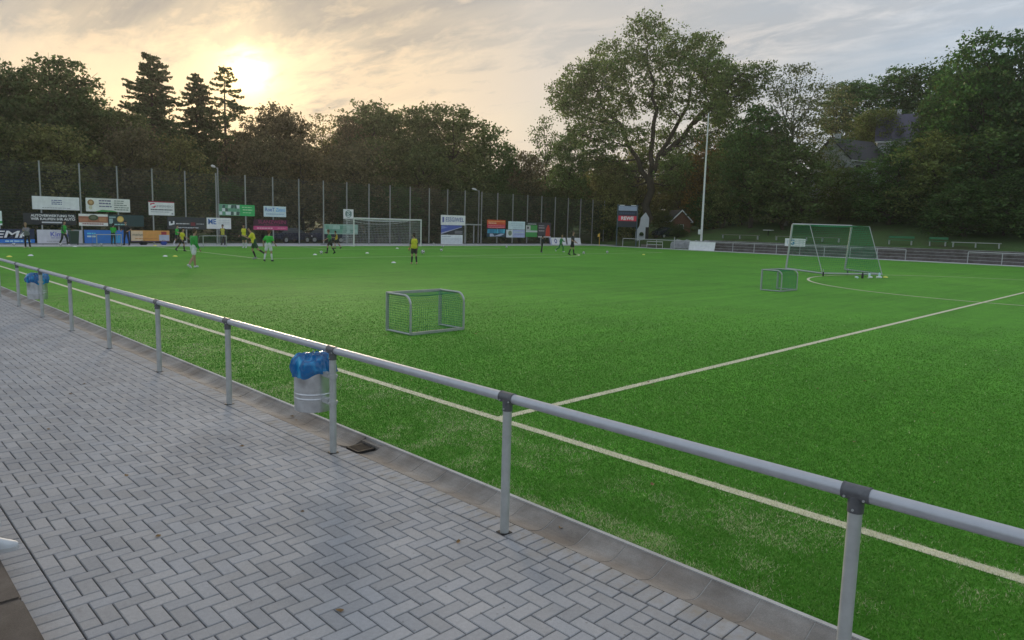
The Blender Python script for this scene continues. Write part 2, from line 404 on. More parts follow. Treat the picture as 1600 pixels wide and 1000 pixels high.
stripe('halfway_line', (0.06, 0), (XF-0.75, 0))
arc('centre_circle', (WC, 0), 9.15, 0.0, 2*math.pi, z=0.003)
stripe('penalty_area_line', (WC-20.16, GL-0.06), (WC-20.16, GL-16.5))
stripe('penalty_area_line', (WC-20.10, GL-16.5+0.06), (WC+20.1, GL-16.5+0.06))
stripe('penalty_area_line', (WC+20.16, GL-0.06), (WC+20.16, GL-16.5))
stripe('goal_area_line', (WC-9.16, GL-0.06), (WC-9.16, GL-5.5))
stripe('goal_area_line', (WC-9.10, GL-5.44), (WC+9.10, GL-5.44))
stripe('goal_area_line', (WC+9.16, GL-0.06), (WC+9.16, GL-5.5))
stripe('goal_line', (0.06, GL), (XF-0.65, GL))
aa = math.acos(5.5/9.15)
arc('penalty_arc', (WC, GL-11), 9.15, -math.pi/2-aa, -math.pi/2+aa, z=0.003)
stripe('touch_line', (XF-0.7, -55), (XF-0.7, GL-0.06), 0.10)

# far strips of pale paving outside the turf, with a low kerb
tag(MB().add([(-14, YF+0.06, 0.012), (72, YF+0.06, 0.012), (72, 56.5, 0.012), (-14, 56.5, 0.012)], [(0, 1, 2, 3)]).build('goal_end_pavement', M_strip), kind='structure')
tag(MB().add([(XF+0.06, -60, 0.016), (66.0, -60, 0.016), (66.0, YF+0.05, 0.016), (XF+0.06, YF+0.05, 0.016)], [(0, 1, 2, 3)]).build('far_side_pavement', M_strip), kind='structure')
kerb = tag(MB().box((XF+0.03, -5.15, -0.025), (0.06, 109.7, 0.10)).build('far_kerb', M_kerb), kind='structure')
MB().box(((XF-1.54)/2-6, YF+0.03, -0.028), (XF+1.54+12, 0.06, 0.10)).build('kerb_edge', M_kerb, kerb)

# ------------------------------------------------------------------ near pavement: herringbone bricks
U = 0.1017
HX0, HX1 = -4.66, -4.66+24*U
pave = tag(MB().add([(-8.5, -9, -0.022), (HX1+U+0.211, -9, -0.022), (HX1+U+0.211, 46, -0.022), (-8.5, 46, -0.022)], [(0, 1, 2, 3)]).build('pavement', M_joint), kind='structure')
def brick_verts(lx, ly):
    g, ch, h = 0.0040, 0.0045, 0.05
    x, y = lx/2-g, ly/2-g
    vs = [(-x, -y, -h), (x, -y, -h), (x, y, -h), (-x, y, -h), (-x, -y, -ch), (x, -y, -ch), (x, y, -ch), (-x, y, -ch),
          (-x+ch, -y+ch, 0), (x-ch, -y+ch, 0), (x-ch, y-ch, 0), (-x+ch, y-ch, 0)]
    fs = [(8, 9, 10, 11)]
    for a, b in ((0, 4), (4, 8)):
        fs += [(a+i, a+(i+1) % 4, b+(i+1) % 4, b+i) for i in range(4)]
    return vs, fs
bricks = []                                   # (cx, cy, lx, ly)
Y0 = -6.2
NY = int(38/U)
for i in range(24):
    for j in range(NY):
        k = (i+j) % 4; x = HX0+i*U; y = Y0+j*U
        if k == 0:                            # start of a brick lying along x
            if i+1 < 24: bricks.append((x+U, y+U/2, 2*U, U))
            else: bricks.append((x+U/2, y+U/2, U, U))
        elif k == 1 and i == 0: bricks.append((x+U/2, y+U/2, U, U))
        elif k == 2 and j+1 < NY: bricks.append((x+U/2, y+U, U, 2*U))
y = Y0
while y < 31.5:
    bricks.append((HX1+U/2, y+U, U, 2*U)); y += 2*U          # stretcher row
ns = int(37.5/U)
for j in range(ns):
    bricks.append((HX1+U+0.108, Y0+j*U+U/2+0.03, 0.205, U))   # soldier course along the gutter
    bricks.append((HX0-0.1035, Y0+j*U+U/2+0.02, 0.202, U))    # soldier course along the terrace step
rng = random.Random(5)
mwi = mw.inverted()
def screen(p):
    q = mwi @ Vector(p)
    if q.z > -0.3: return None
    return (800+1102.04*q.x/-q.z, 487.5-1102.04*q.y/-q.z, -q.z)
sc_b = []
for b in bricks:
    s = screen((b[0], b[1], 0))
    vis = s is not None and -30 < s[0] < 1630 and 380 < s[1] < 1030
    sc_b.append((b[2]*b[3]/s[2]**3 if vis else -1, b))
sc_b.sort(key=lambda t: -t[0])
shared = {}
rest = MB()
for n_, (s, b) in enumerate(sc_b):
    key = (round(b[2], 3), round(b[3], 3)); z = rng.uniform(-0.0018, 0.0012); a = rng.uniform(-0.008, 0.008)
    if n_ < 300:
        if key not in shared:
            m_ = MB(); m_.add(*brick_verts(b[2], b[3])); shared[key] = m_.mesh('brick', M_paver)
        link('brick', shared[key], pave, (b[0], b[1], z), a)
    else:
        vs, fs = brick_verts(b[2], b[3])
        tx, ty = rng.uniform(-0.006, 0.006), rng.uniform(-0.006, 0.006)
        rest.add([(b[0]+v[0]-a*v[1], b[1]+v[1]+a*v[0], z+v[2]+tx*v[0]+ty*v[1]) for v in vs], fs)
tag(rest.build('brickwork', M_paver, pave), kind='stuff')

# gutter: shallow dished concrete stones with a raised lip towards the turf
GX0, GX1 = HX1+U+0.212, XE
gut = tag(MB().box(((GX0+GX1)/2, 12, -0.20), (GX1-GX0, 40, 0.10)).build('gutter', M_joint), kind='structure')
def gutter_mesh(L, mt, g0=0.004):
    W_ = GX1-GX0; prof = [(0, -0.004)]
    wd = W_-0.055
    for i in range(1, 9):
        t = i/8.0; prof.append((wd*t, -0.004-0.050*math.sin(math.pi*min(1, t*1.02))**1.3*(0.9)+0.012*t))
    prof += [(wd+0.012, 0.016), (W_-0.006, 0.018), (W_, 0.012)]
    poly = prof+[(W_, -0.09), (0, -0.09)]
    m_ = MB().prism([(x, z) for x, z in poly], 'y', g0, L-g0)
    return m_.mesh('gutter_stone', mt)
gm = gutter_mesh(0.333, M_gutter)
M_mortar = pm('mortar', (0.42, 0.41, 0.39), 0.9, var=0.2, scale=20)
for a_, b_ in ((-6.0, -0.005), (0.335, 31.0)): link('mortar_bed', gutter_mesh(b_-a_, M_mortar, 0.0), gut, (GX0, a_, -0.004))
y = -6.0
while y < 31:
    if not (0.0 < y+0.16 < 0.33): link('gutter_stone', gm, gut, (GX0, y, rng.uniform(-0.002, 0.002)))
    y += 0.333
MB().box((GX1-0.021, 12.5, 0.0), (0.034, 37, 0.048)).build('lip', M_kerb, gut)
# drain grate
gr = thing('drain_grate', 'dark cast iron drain grate set in the gutter beside the railing', 'grate', ((GX0+GX1)/2-0.025, 0.165, -0.040))
MB().box((0, -0.099, 0.010), (0.20, 0.022, 0.024)).box((0, 0.099, 0.010), (0.20, 0.022, 0.024)).box((-0.094, 0, 0.010), (0.018, 0.19, 0.0235)).box((0.094, 0, 0.010), (0.018, 0.19, 0.0235)).build('frame', M_iron, gr)
bar = MB().box((0, 0, 0.010), (0.172, 0.013, 0.022)).mesh('bar', M_iron)
for i in range(6): link('bar', bar, gr, (0, -0.0725+0.029*i, 0.0))
MB().box((0, 0, -0.004), (0.175, 0.18, 0.004)).build('sump_shade', M_black, gr)  # black plate stands in for the shaded depth below the bars
MB().box((-0.004, 0.0, -0.056), (GX1-GX0-0.06, 0.332, 0.10)).build('surround', M_gutter, gr)
MB().box((0.142, 0.0, -0.02), (0.06, 0.330, 0.115)).build('rear_surround', M_gutter, gr)
# terrace step blocks at the left edge
step = tag(MB().box((-6.5, -1.8, 0.03), (3.2, 7.6, 0.10)).build('terrace_step', M_step), kind='structure')
for k, yy in enumerate((-5.4, -4.4, -3.4, -2.4, -1.4, -0.4)):
    MB().bbox((-5.12, yy+0.08-0.5+0.01, 0.072), (0.50, 0.985, 0.145), 0.012).build('step_block', M_step, step)
MB().box((-6.4, -1.8, 0.30), (2.0, 7.5, 0.44)).build('upper_step', M_step, step)

# ------------------------------------------------------------------ turf blades near the gutter (nobody could count them)
rs = np.random.RandomState(11)
def vnoise(x, y, s, seed):
    r = np.random.RandomState(seed); g = r.rand(64, 64)
    u, v = x*s, y*s; i, j = np.floor(u).astype(int), np.floor(v).astype(int); a, b = u-i, v-j
    a = a*a*(3-2*a); b = b*b*(3-2*b)
    G = lambda p, q: g[p % 64, q % 64]
    return (G(i, j)*(1-a)+G(i+1, j)*a)*(1-b)+(G(i, j+1)*(1-a)+G(i+1, j+1)*a)*b
def blades(n):
    X, Y = [], []; got = 0
    while got < n:
        x = rs.uniform(XE+0.004, 16.0, n*2); y = rs.uniform(-8.0, 17.0, n*2)
        d = np.hypot(x-CAM.x, y-CAM.y)
        keep = rs.rand(n*2) < np.clip((4.4/d)**2.2, 0, 1)*np.clip((23.0-d)/13.0, 0, 1)
        X.append(x[keep]); Y.append(y[keep]); got += keep.sum()
    x = np.concatenate(X)[:n]; y = np.concatenate(Y)[:n]; d = np.hypot(x-CAM.x, y-CAM.y)
    a = rs.uniform(0, 2*np.pi, n); hh = 0.021*rs.uniform(0.5, 1.1, n); ww = 0.0042*np.clip(d/5.0, 1, 3.2)*rs.uniform(0.7, 1.3, n)
    lx, ly = rs.normal(0, 0.7, n)*hh, rs.normal(0, 0.7, n)*hh
    dx, dy = np.cos(a)*ww/2, np.sin(a)*ww/2
    v = np.empty((n, 3, 3)); v[:, 0] = np.stack([x-dx, y-dy, np.zeros(n)], 1); v[:, 1] = np.stack([x+dx, y+dy, np.zeros(n)], 1); v[:, 2] = np.stack([x+lx, y+ly, hh], 1)
    worn = np.clip((0.35-x)/1.3, 0, 1)*np.clip((vnoise(x, y, 1.1, 4)*0.6+vnoise(x, y, 4.5, 5)*0.4-0.40)*3.6, 0, 1)
    t = rs.rand(n, 1); g = np.array([0.066, 0.220, 0.016])*(1-t)+np.array([0.136, 0.385, 0.040])*t
    s = np.array([0.62, 0.62, 0.36])*(0.7+0.6*rs.rand(n, 1))
    pick = (rs.rand(n) < worn*0.60+0.006)[:, None]
    c = np.where(pick, s, g)
    ln = ((np.abs(x) < 0.062) | ((np.abs(y) < 0.06) & (x > 0)))[:, None]
    c = np.where(ln, np.array([0.78, 0.76, 0.55])*(0.75+0.3*rs.rand(n, 1)), c)
    return v.reshape(-1, 3), np.repeat(c, 3, 0)
v1, c1 = blades(700000)
def blade_material():
    m, t, b, g = world_mat('blade'); a = N(t, 'ShaderNodeAttribute', attribute_name='tone')
    t.links.new(a.outputs['Color'], b.inputs['Base Color']); b.inputs['Roughness'].default_value = 0.6; b.inputs['Specular IOR Level'].default_value = 0.25
    return m
me = numesh('turf_fibre', v1, 3, blade_material())
at = me.attributes.new('tone', 'FLOAT_COLOR', 'POINT')
cc = c1; at.data.foreach_set('color', np.concatenate([cc, np.ones((len(cc), 1))], 1).astype(np.float32).ravel())
tag(link('turf_fibre', me), 'short green artificial turf fibres growing along the near touchline', 'turf', kind='stuff')

# ------------------------------------------------------------------ railing along the pavement
RX, RH = -2.07, 1.018
rail = thing('railing', 'long grey tubular handrail on round posts between pavement and turf', 'railing', (RX, 0, 0))
PY = [12.172-2.4038*k for k in range(-8, 9)]
MB().tube([(0, -7.06, RH), (0, 31.4, RH)], 0.035, 40).build('rail_tube', M_rail, rail, True)
pm_post = MB().tube([(0, 0, -0.02), (0, 0, 0.93)], 0.033, 18).mesh('post', M_galv, True)
fitm = MB().tube([(0, -0.062, RH), (0, 0.062, RH)], 0.0395, 24).tube([(0, 0, 0.922), (0, 0, RH-0.01)], 0.0375, 20).tube([(0, -0.064, RH), (0, -0.058, RH)], 0.0412, 24).tube([(0, 0.058, RH), (0, 0.064, RH)], 0.0412, 24)
fitm = fitm.mesh('tee_fitting', M_fit, True)
screw1 = MB().tube([(0, 0, 0), (-0.010, 0, 0)], 0.006, 8).mesh('screw', M_galv)
soc = MB().box((0, 0, 0.002), (0.085, 0.085, 0.005)).mesh('socket', M_black)
for y in PY:
    p = link('post', pm_post, rail, (0, y, 0))
    t = link('tee_fitting', fitm, p); [link('screw', screw1, p, q_) for q_ in ((-0.033, -0.045, RH-0.02), (-0.033, 0.045, RH-0.02), (-0.033, 0, 0.94))]; link('socket', soc, p, None, rng.uniform(-0.2, 0.2))

# ------------------------------------------------------------------ litter bins with blue bags
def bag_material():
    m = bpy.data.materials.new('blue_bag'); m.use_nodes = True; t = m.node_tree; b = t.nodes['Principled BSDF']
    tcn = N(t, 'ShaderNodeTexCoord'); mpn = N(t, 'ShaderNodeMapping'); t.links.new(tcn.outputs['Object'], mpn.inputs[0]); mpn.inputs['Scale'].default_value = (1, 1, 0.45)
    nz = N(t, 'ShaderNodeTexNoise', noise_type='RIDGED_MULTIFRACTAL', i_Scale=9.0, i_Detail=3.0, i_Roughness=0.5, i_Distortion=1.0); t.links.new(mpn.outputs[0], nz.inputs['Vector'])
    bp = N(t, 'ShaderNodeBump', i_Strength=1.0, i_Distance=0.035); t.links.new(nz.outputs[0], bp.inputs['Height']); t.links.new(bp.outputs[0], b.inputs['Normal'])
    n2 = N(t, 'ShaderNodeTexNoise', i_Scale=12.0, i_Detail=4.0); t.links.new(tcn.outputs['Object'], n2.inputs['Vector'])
    cr_ = ramp_n(t, nz.outputs[0], [(0.04, (0.004, 0.13, 0.36)), (0.16, (0.010, 0.29, 0.62)), (0.42, (0.08, 0.52, 0.82))])  # light and dark blue creases: plastic tone plus fold shading painted in
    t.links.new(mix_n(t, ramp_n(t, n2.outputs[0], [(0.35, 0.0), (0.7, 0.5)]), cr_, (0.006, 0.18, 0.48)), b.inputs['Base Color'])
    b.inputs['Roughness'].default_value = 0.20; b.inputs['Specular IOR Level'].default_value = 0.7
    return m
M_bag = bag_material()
M_drum = pm('bin_zinc', (0.62, 0.64, 0.66), 0.36, 0.9, var=0.22, scale=7, bump=0.10, bscale=9)
def litter_bin(label, y, seed, droop):
    b = thing('litter_bin', label, 'bin', (RX, y, 0), 0, 'litter bins on the railing')
    r = 0.192
    pr = [(0.02, 0.372), (r-0.008, 0.370), (r, 0.376), (r, 0.386), (r, 0.40), (r, 0.44)]
    for zc in (0.50, 0.545):
        pr += [(r, zc-0.014), (r, zc-0.008), (r+0.004, zc-0.003), (r+0.004, zc+0.003), (r, zc+0.008), (r, zc+0.014)]
    pr += [(r, 0.78), (r, 0.80), (r+0.006, 0.806), (r+0.006, 0.82), (r-0.006, 0.82), (r-0.01, 0.78), (r-0.012, 0.40)]
    MB().lathe(pr, 40).build('drum', M_drum, b, True)
    q = random.Random(seed); ph = [q.uniform(0, 6.28) for _ in range(12)]
    def ridge(v): return 1-abs(math.sin(v))
    outer = [(0.03, 0.938), (0.07, 0.937), (0.11, 0.934), (0.145, 0.929), (0.172, 0.921), (0.190, 0.909), (0.201, 0.892), (0.207, 0.872), (0.211, 0.852), (0.213, 0.832), (0.215, 0.812), (0.216, 0.794), (0.215, 0.777), (0.212, 0.762), (0.207, 0.751), (0.200, 0.745), (0.194, 0.75)]
    bm = MB(); n = 168; base = len(bm.v); nr = len(outer)
    for i, (rr, z) in enumerate(outer):
        for k in range(n):
            t = 2*math.pi*k/n; u = i/(nr-1.0)
            tw = t+0.35*math.sin(3*t+ph[1])+0.5*(u-0.4)*math.sin(2*t+ph[2])
            fold = 0.15*ridge(3.5*tw+ph[0])**3+0.11*ridge(6*tw+ph[3]+u*2.5)**3.5+0.06*ridge(10*tw+ph[4]-u*4)**3+0.012*math.sin(25*tw+ph[5]+u*9)-0.05
            amp = min(1.0, 0.25+1.3*u)
            w_ = rr*(0.985+0.7*fold*amp)
            zr = z+(0.034*ridge(4*tw+ph[6]+u*4)+0.022*ridge(7*tw+ph[7]-u*6)-0.036)*min(1, 0.3+u*4)*(1.0 if u < 0.45 else max(0.0, 1-(u-0.45)*3))
            if u > 0.5: zr -= 0.045*(u-0.5)*2*(0.55+0.55*math.sin(t*2+ph[8])+0.35*math.sin(5*t+ph[9]))*droop
            bm.v.append((w_*math.cos(t), w_*math.sin(t), zr))
    for i in range(nr-1):
        for k in range(n):
            k2 = (k+1) % n; bm.f.append([base+i*n+k, base+i*n+k2, base+(i+1)*n+k2, base+(i+1)*n+k]); bm.m.append(0)
    cen = len(bm.v); bm.v.append((0, 0, 0.936))
    for k in range(n): bm.f.append([base+(k+1) % n, base+k, cen]); bm.m.append(0)
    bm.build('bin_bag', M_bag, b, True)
    for z in (0.50, 0.76):
        MB().box((0, -0.245, z), (0.05, 0.12, 0.045)).tube([(0.05, -0.36, z), (-0.05, -0.36, z)], 0.012, 8).tube([(0, -0.36, z-0.02), (0, -0.36, z+0.02)], 0.041, 16).build('bracket', M_galv, b, True)
    return b
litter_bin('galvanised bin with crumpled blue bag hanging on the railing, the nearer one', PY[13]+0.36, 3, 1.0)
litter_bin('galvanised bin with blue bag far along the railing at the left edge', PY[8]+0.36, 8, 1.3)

# ------------------------------------------------------------------ goals
M_net_g = pm('green_net', (0.03, 0.26, 0.12), 0.7, var=0.15)
M_net_w = pm('white_net', (0.62, 0.64, 0.66), 0.7, var=0.1)
def net_patch(mb, P00, P10, P01, P11, nu, nv, r, sag=0.0):
    """grid of cords between four corners (bilinear), optional sag"""
    A, B, C, Dd = map(Vector, (P00, P10, P01, P11))
    def pt(u, v):
        p = A*(1-u)*(1-v)+B*u*(1-v)+C*(1-u)*v+Dd*u*v
        return p-Vector((0, 0, sag*math.sin(math.pi*u)*math.sin(math.pi*v)))
    for i in range(nu+1):
        k = 6 if sag else 1
        for s in range(k): mb.wire(pt(i/nu, s/k), pt(i/nu, (s+1)/k), r)
    for j in range(nv+1):
        k = 8 if sag else 1
        for s in range(k): mb.wire(pt(s/k, j/nv), pt((s+1)/k, j/nv), r)
    return mb
def mini_goal(label, loc):
    g = thing('mini_goal', label, 'goal', loc, 0, 'mini goals on the pitch')
    W_, Dp, H = 1.40, 0.80, 0.82; t = 0.024
    for x in (0, W_):
        MB().bbox((x, Dp, H/2), (0.06, 0.06, H), 0.008).build('front_post', M_alu, g, True)
        pts = [(x, Dp-0.03, H-t)]+[(x, 0.20-0.20*math.sin(a), H-t-0.20+0.20*math.cos(a)) for a in [R(d) for d in range(0, 91, 15)]]+[(x, 0, t)]
        MB().tube(pts, t, 12).build('side_frame', M_alu, g, True)
        MB().tube([(x, 0, t), (x, Dp, t)], t, 12).build('ground_bar', M_alu, g, True)
    MB().bbox((W_/2, Dp, H-0.03), (W_-0.06, 0.058, 0.058), 0.008).build('crossbar', M_alu, g, True)
    MB().bbox((W_/2, 0, 0.03), (W_-0.02, 0.058, 0.058), 0.008).build('ground_bar', M_alu, g, True)
    nb = MB(); r = 0.0032
    net_patch(nb, (0, 0, 0.05), (W_, 0, 0.05), (0, 0, 0.60), (W_, 0, 0.60), 26, 11, r)
    net_patch(nb, (0, 0, 0.60), (W_, 0, 0.60), (0, 0.2, 0.77), (W_, 0.2, 0.77), 26, 4, r)
    net_patch(nb, (0, 0.2, 0.77), (W_, 0.2, 0.77), (0, Dp, 0.77), (W_, Dp, 0.77), 26, 10, r, 0.05)
    for x in (0, W_):
        net_patch(nb, (x, 0, 0.05), (x, Dp, 0.05), (x, 0, 0.60), (x, Dp, 0.60), 14, 11, r)
        net_patch(nb, (x, 0, 0.60), (x, Dp, 0.60), (x, 0.2, 0.77), (x, Dp, 0.77), 14, 4, r)
    tag(nb.build('net', M_net_g, g), kind='stuff')
    return g
mini_goal('small metal training goal with green net near the middle of the pitch', (2.86, 5.53, 0))
mini_goal('small metal training goal with green net beside the large mobile goal', (20.55, 5.95, 0))

# large mobile goal standing on its transport wheels by the centre circle
GA, GB = Vector((32.22, 11.0, 0)), Vector((35.18, 8.98, 0))
ax = (GB-GA); GW = ax.length; ang = math.atan2(ax.y, ax.x)
bgoal = thing('mobile_goal', 'large grey mobile goal with green net on wheels behind the centre circle', 'goal', GA, ang)
loc2 = Matrix.Rotation(-ang, 3, 'Z')
b0, h0 = 0.30, 2.40                              # lifted height, frame height
bk = loc2 @ Vector((0.62, -0.78, 0)).normalized()
dirb = Vector((bk.x, bk.y, 0))
dirb = Vector((0.72, -0.70, 0))                  # back of the goal lies to the right of its mouth
lean = Vector((0.10, 0.0, 0))
for k, x in enumerate((0, GW)):
    f0 = Vector((x, 0, b0)); f1 = f0+Vector((0, 0, h0))+lean*2
    MB().tube([f0, f1], 0.055, 10).build('post', M_alu, bgoal, True)
    t1 = f1+dirb*0.88+Vector((0, 0, -0.02)); gb = f0+dirb*1.85+Vector((0, 0, -0.16))
    MB().tube([f1, t1, gb], 0.022, 8).build('net_arm', M_alu, bgoal, True)
    MB().tube([f0, gb], 0.05, 10).build('ground_frame', M_alu, bgoal, True)
    wheel = MB()
    wp = f0+dirb*(1.9 if k == 0 else 0.15)+Vector((0, 0, 0)); wp.z = 0.11
    wheel.tube([wp+Vector((-0.03, 0.02, 0)), wp+Vector((0.03, -0.02, 0))], 0.11, 16)
    wo_ = wheel.build('wheel', M_black, bgoal, True)
    MB().tube([wp+Vector((-0.034, 0.022, 0)), wp+Vector((0.034, -0.022, 0))], 0.06, 14).build('rim', M_white, wo_, True)
    MB().tube([wp, wp+Vector((0, 0, 0.26))], 0.02, 8).build('wheel_bracket', M_galv, bgoal, True)
A1 = Vector((0, 0, b0+h0))+lean*2; B1 = A1+Vector((GW, 0, 0))
MB().tube([A1, B1], 0.055, 10).build('crossbar', M_alu, bgoal, True)
q0 = dirb*1.85+Vector((0, 0, b0-0.16))
MB().tube([q0, q0+Vector((GW, 0, 0))], 0.05, 10).build('ground_frame', M_alu, bgoal, True)
nb = MB(); r = 0.006; XW = Vector((GW, 0, 0)); T1 = A1+dirb*0.88; F0 = Vector((0, 0, b0))
net_patch(nb, A1, B1, T1, T1+XW, 34, 10, r, 0.10)
net_patch(nb, T1, T1+XW, q0, q0+XW, 34, 26, r, 0.0)
for o_ in (Vector((0, 0, 0)), XW):
    net_patch(nb, F0+o_, q0+o_, A1+o_, T1+o_, 18, 26, r)
tag(nb.build('net', M_net_g, bgoal), kind='stuff')

# full-size white goal on the far goal line
fg = thing('football_goal', 'full size white goal with white net in front of the tall fence', 'goal', (WC, GL, 0))
for x in (-3.72, 3.72): MB().tube([(x, 0, 0), (x, 0, 2.50)], 0.06, 14).build('post', M_white, fg, True)
MB().tube([(-3.78, 0, 2.50), (3.78, 0, 2.50)], 0.06, 14).build('crossbar', M_white, fg, True)
for x in (-3.72, 3.72):
    MB().tube([(x, 0.03, 2.47), (x, 1.7, 2.44)], 0.022, 8).build('net_arm', M_white, fg, True)
    MB().tube([(x, 0.03, 0.03), (x, 2.0, 0.03)], 0.025, 8).build('ground_bar', M_white, fg, True)
MB().tube([(-3.72, 2.0, 0.03), (3.72, 2.0, 0.03)], 0.025, 8).build('ground_bar', M_white, fg, True)
nb = MB(); r = 0.007
net_patch(nb, (-3.72, 0.05, 2.47), (3.72, 0.05, 2.47), (-3.72, 1.7, 2.40), (3.72, 1.7, 2.40), 46, 10, r, 0.18)
net_patch(nb, (-3.72, 1.7, 2.40), (3.72, 1.7, 2.40), (-3.72, 2.0, 0.05), (3.72, 2.0, 0.05), 46, 15, r)
for x in (-3.72, 3.72): net_patch(nb, (x, 0.05, 0.05), (x, 2.0, 0.05), (x, 0.05, 2.45), (x, 1.7, 2.40), 12, 15, r)
tag(nb.build('net', M_net_w, fg), kind='stuff')
sag = MB()
for i in range(20):
    u, v = -3.72+7.44*i/20, -3.72+7.44*(i+1)/20
    z = lambda s: 2.42-0.42*(1-(s/3.72)**2)
    sag.tube([(u, 1.75, z(u)), (v, 1.75, z(v))], 0.014, 5, False)
sag.build('net_rope', M_white, fg)

# two low training goals by the fence at the far left
def low_goal(label, loc, w_, h_):
    g = thing('training_goal', label, 'goal', loc, R(10), 'low training goals')
    for x in (0, w_):
        MB().tube([(x, 0, 0), (x, 0, h_)], 0.03, 8).build('post', M_alu, g, True)
        MB().tube([(x, 0, h_), (x, 0.5, h_-0.03), (x, 0.75, 0.03), (x, 0, 0.03)], 0.022, 8).build('side_frame', M_alu, g, True)
    MB().tube([(-0.03, 0, h_), (w_+0.03, 0, h_)], 0.03, 8).build('crossbar', M_alu, g, True)
    nb = MB(); net_patch(nb, (0, 0.5, h_-0.03), (w_, 0.5, h_-0.03), (0, 0.75, 0.03), (w_, 0.75, 0.03), 18, 8, 0.003); net_patch(nb, (0, 0, h_), (w_, 0, h_), (0, 0.5, h_-0.03), (w_, 0.5, h_-0.03), 18, 5, 0.003)
    tag(nb.build('net', M_net_g, g), kind='stuff')
low_goal('low grey training goal in front of the blue advertising board', (8.6, 49.3, 0), 1.65, 0.85)
low_goal('low grey training goal below the white board with blue letters', (15.3, 47.9, 0), 1.9, 0.85)

# ------------------------------------------------------------------ tall mesh fence on the goal end
FX0, FS, FY, FH = 6.2202, 2.4653, 53.286, 5.79
fence = thing('ball_fence', 'tall wire mesh ball fence on grey posts behind the goal', 'fence', (0, FY, 0))
fpost = MB().box((0, 0, FH/2+0.02), (0.085, 0.10, FH+0.06)).box((0, 0, FH+0.06), (0.095, 0.11, 0.02)).mesh('post', M_post)
pn = MB()
for i in range(1, 49): pn.wire((FS*i/49, 0, 0.05), (FS*i/49, 0, FH), 0.003)
z = 0.08
while z < FH:
    pn.wire((0.05, -0.011, z), (FS-0.05, -0.011, z), 0.0065); pn.wire((0.05, 0.011, z), (FS-0.05, 0.011, z), 0.0065); z += 0.2
pn_m = pn.mesh('mesh_panel', M_rod)
NB = 27
for k in range(-4, NB): 
    x = FX0+FS*k
    link('post', fpost, fence, (x, 0, 0))
    if k < NB-1: tag(link('mesh_panel', pn_m, fence, (x, 0.0, 0)), kind='stuff')
# gate in the fence
gx0, gx1 = 45.75, 48.05
gate = MB().box((gx0, -0.09, 1.12), (0.10, 0.06, 2.24)).box((gx1, -0.09, 1.12), (0.12, 0.06, 2.24)).box(((gx0+gx1)/2, -0.09, 2.20), (gx1-gx0, 0.058, 0.14)).box(((gx0+gx1)/2+0.05, -0.09, 1.06), (0.12, 0.06, 2.12)).build('gate', M_post, fence)
MB().box((gx0+0.95, -0.13, 1.05), (0.16, 0.03, 0.03)).build('handle', M_galv, gate)
# street lamps behind the fence
def street_lamp(label, x, y, h, hx):
    s = thing('street_lamp', label, 'lamp', (x, y, 0))
    MB().tube([(0, 0, 0), (0, 0, h)], [0.09, 0.055], 10).build('pole', M_post, s, True)
    MB().tube([(0, 0, h-0.15), (hx*0.3, 0, h), (hx*0.55, 0, h+0.03)], 0.03, 8).build('arm', M_post, s, True)
    MB().tube([(hx*0.5, 0, h+0.02), (hx*0.65, 0, h+0.06), (hx*1.1, 0, h+0.12), (hx*1.35, 0, h+0.14)], [0.05, 0.10, 0.11, 0.05], 10).build('lamp_head', M_white, s, True)
street_lamp('grey street lamp with white head behind the left part of the fence', 20.2, 56.9, 6.55, -0.42)
street_lamp('grey street lamp with white head above the fence gate', 49.25, 55.0, 6.1, -0.8)

# ------------------------------------------------------------------ advertising boards
def ink(c):
    c = tuple(min(0.88, v*1.4) for v in c)
    return pm('print_%.3f_%.3f_%.3f' % c, c, 0.5, var=0.10, scale=3)
def text_mesh(s, h, m, shear=0.0, bold=0.0):
    cu = bpy.data.curves.new('lettering', 'FONT'); cu.body = s; cu.size = h/0.7; cu.align_x = 'CENTER'; cu.align_y = 'CENTER'; cu.extrude = 0.003; cu.shear = shear; cu.offset = bold
    cu.resolution_u = 3
    o = bpy.data.objects.new('t', cu); col.objects.link(o)
    me_ = bpy.data.meshes.new_from_object(o); bpy.data.objects.remove(o); bpy.data.curves.remove(cu)
    me_.name = 'lettering'; me_.materials.clear(); me_.materials.append(m); return me_
def place_text(parent, s, cx_, cz, h, c, w=None, shear=0.0, bold=0.0, off=0.02):
    me_ = text_mesh(s, h, ink(c), shear, bold)
    o = link('lettering', me_, parent, (cx_, -off, cz)); o.rotation_euler = (R(90), 0, 0)
    if w:
        xs = [v.co.x for v in me_.vertices]; sx = w/max(0.01, max(xs)-min(xs)); o.scale = (sx, 1, 1)
    return o
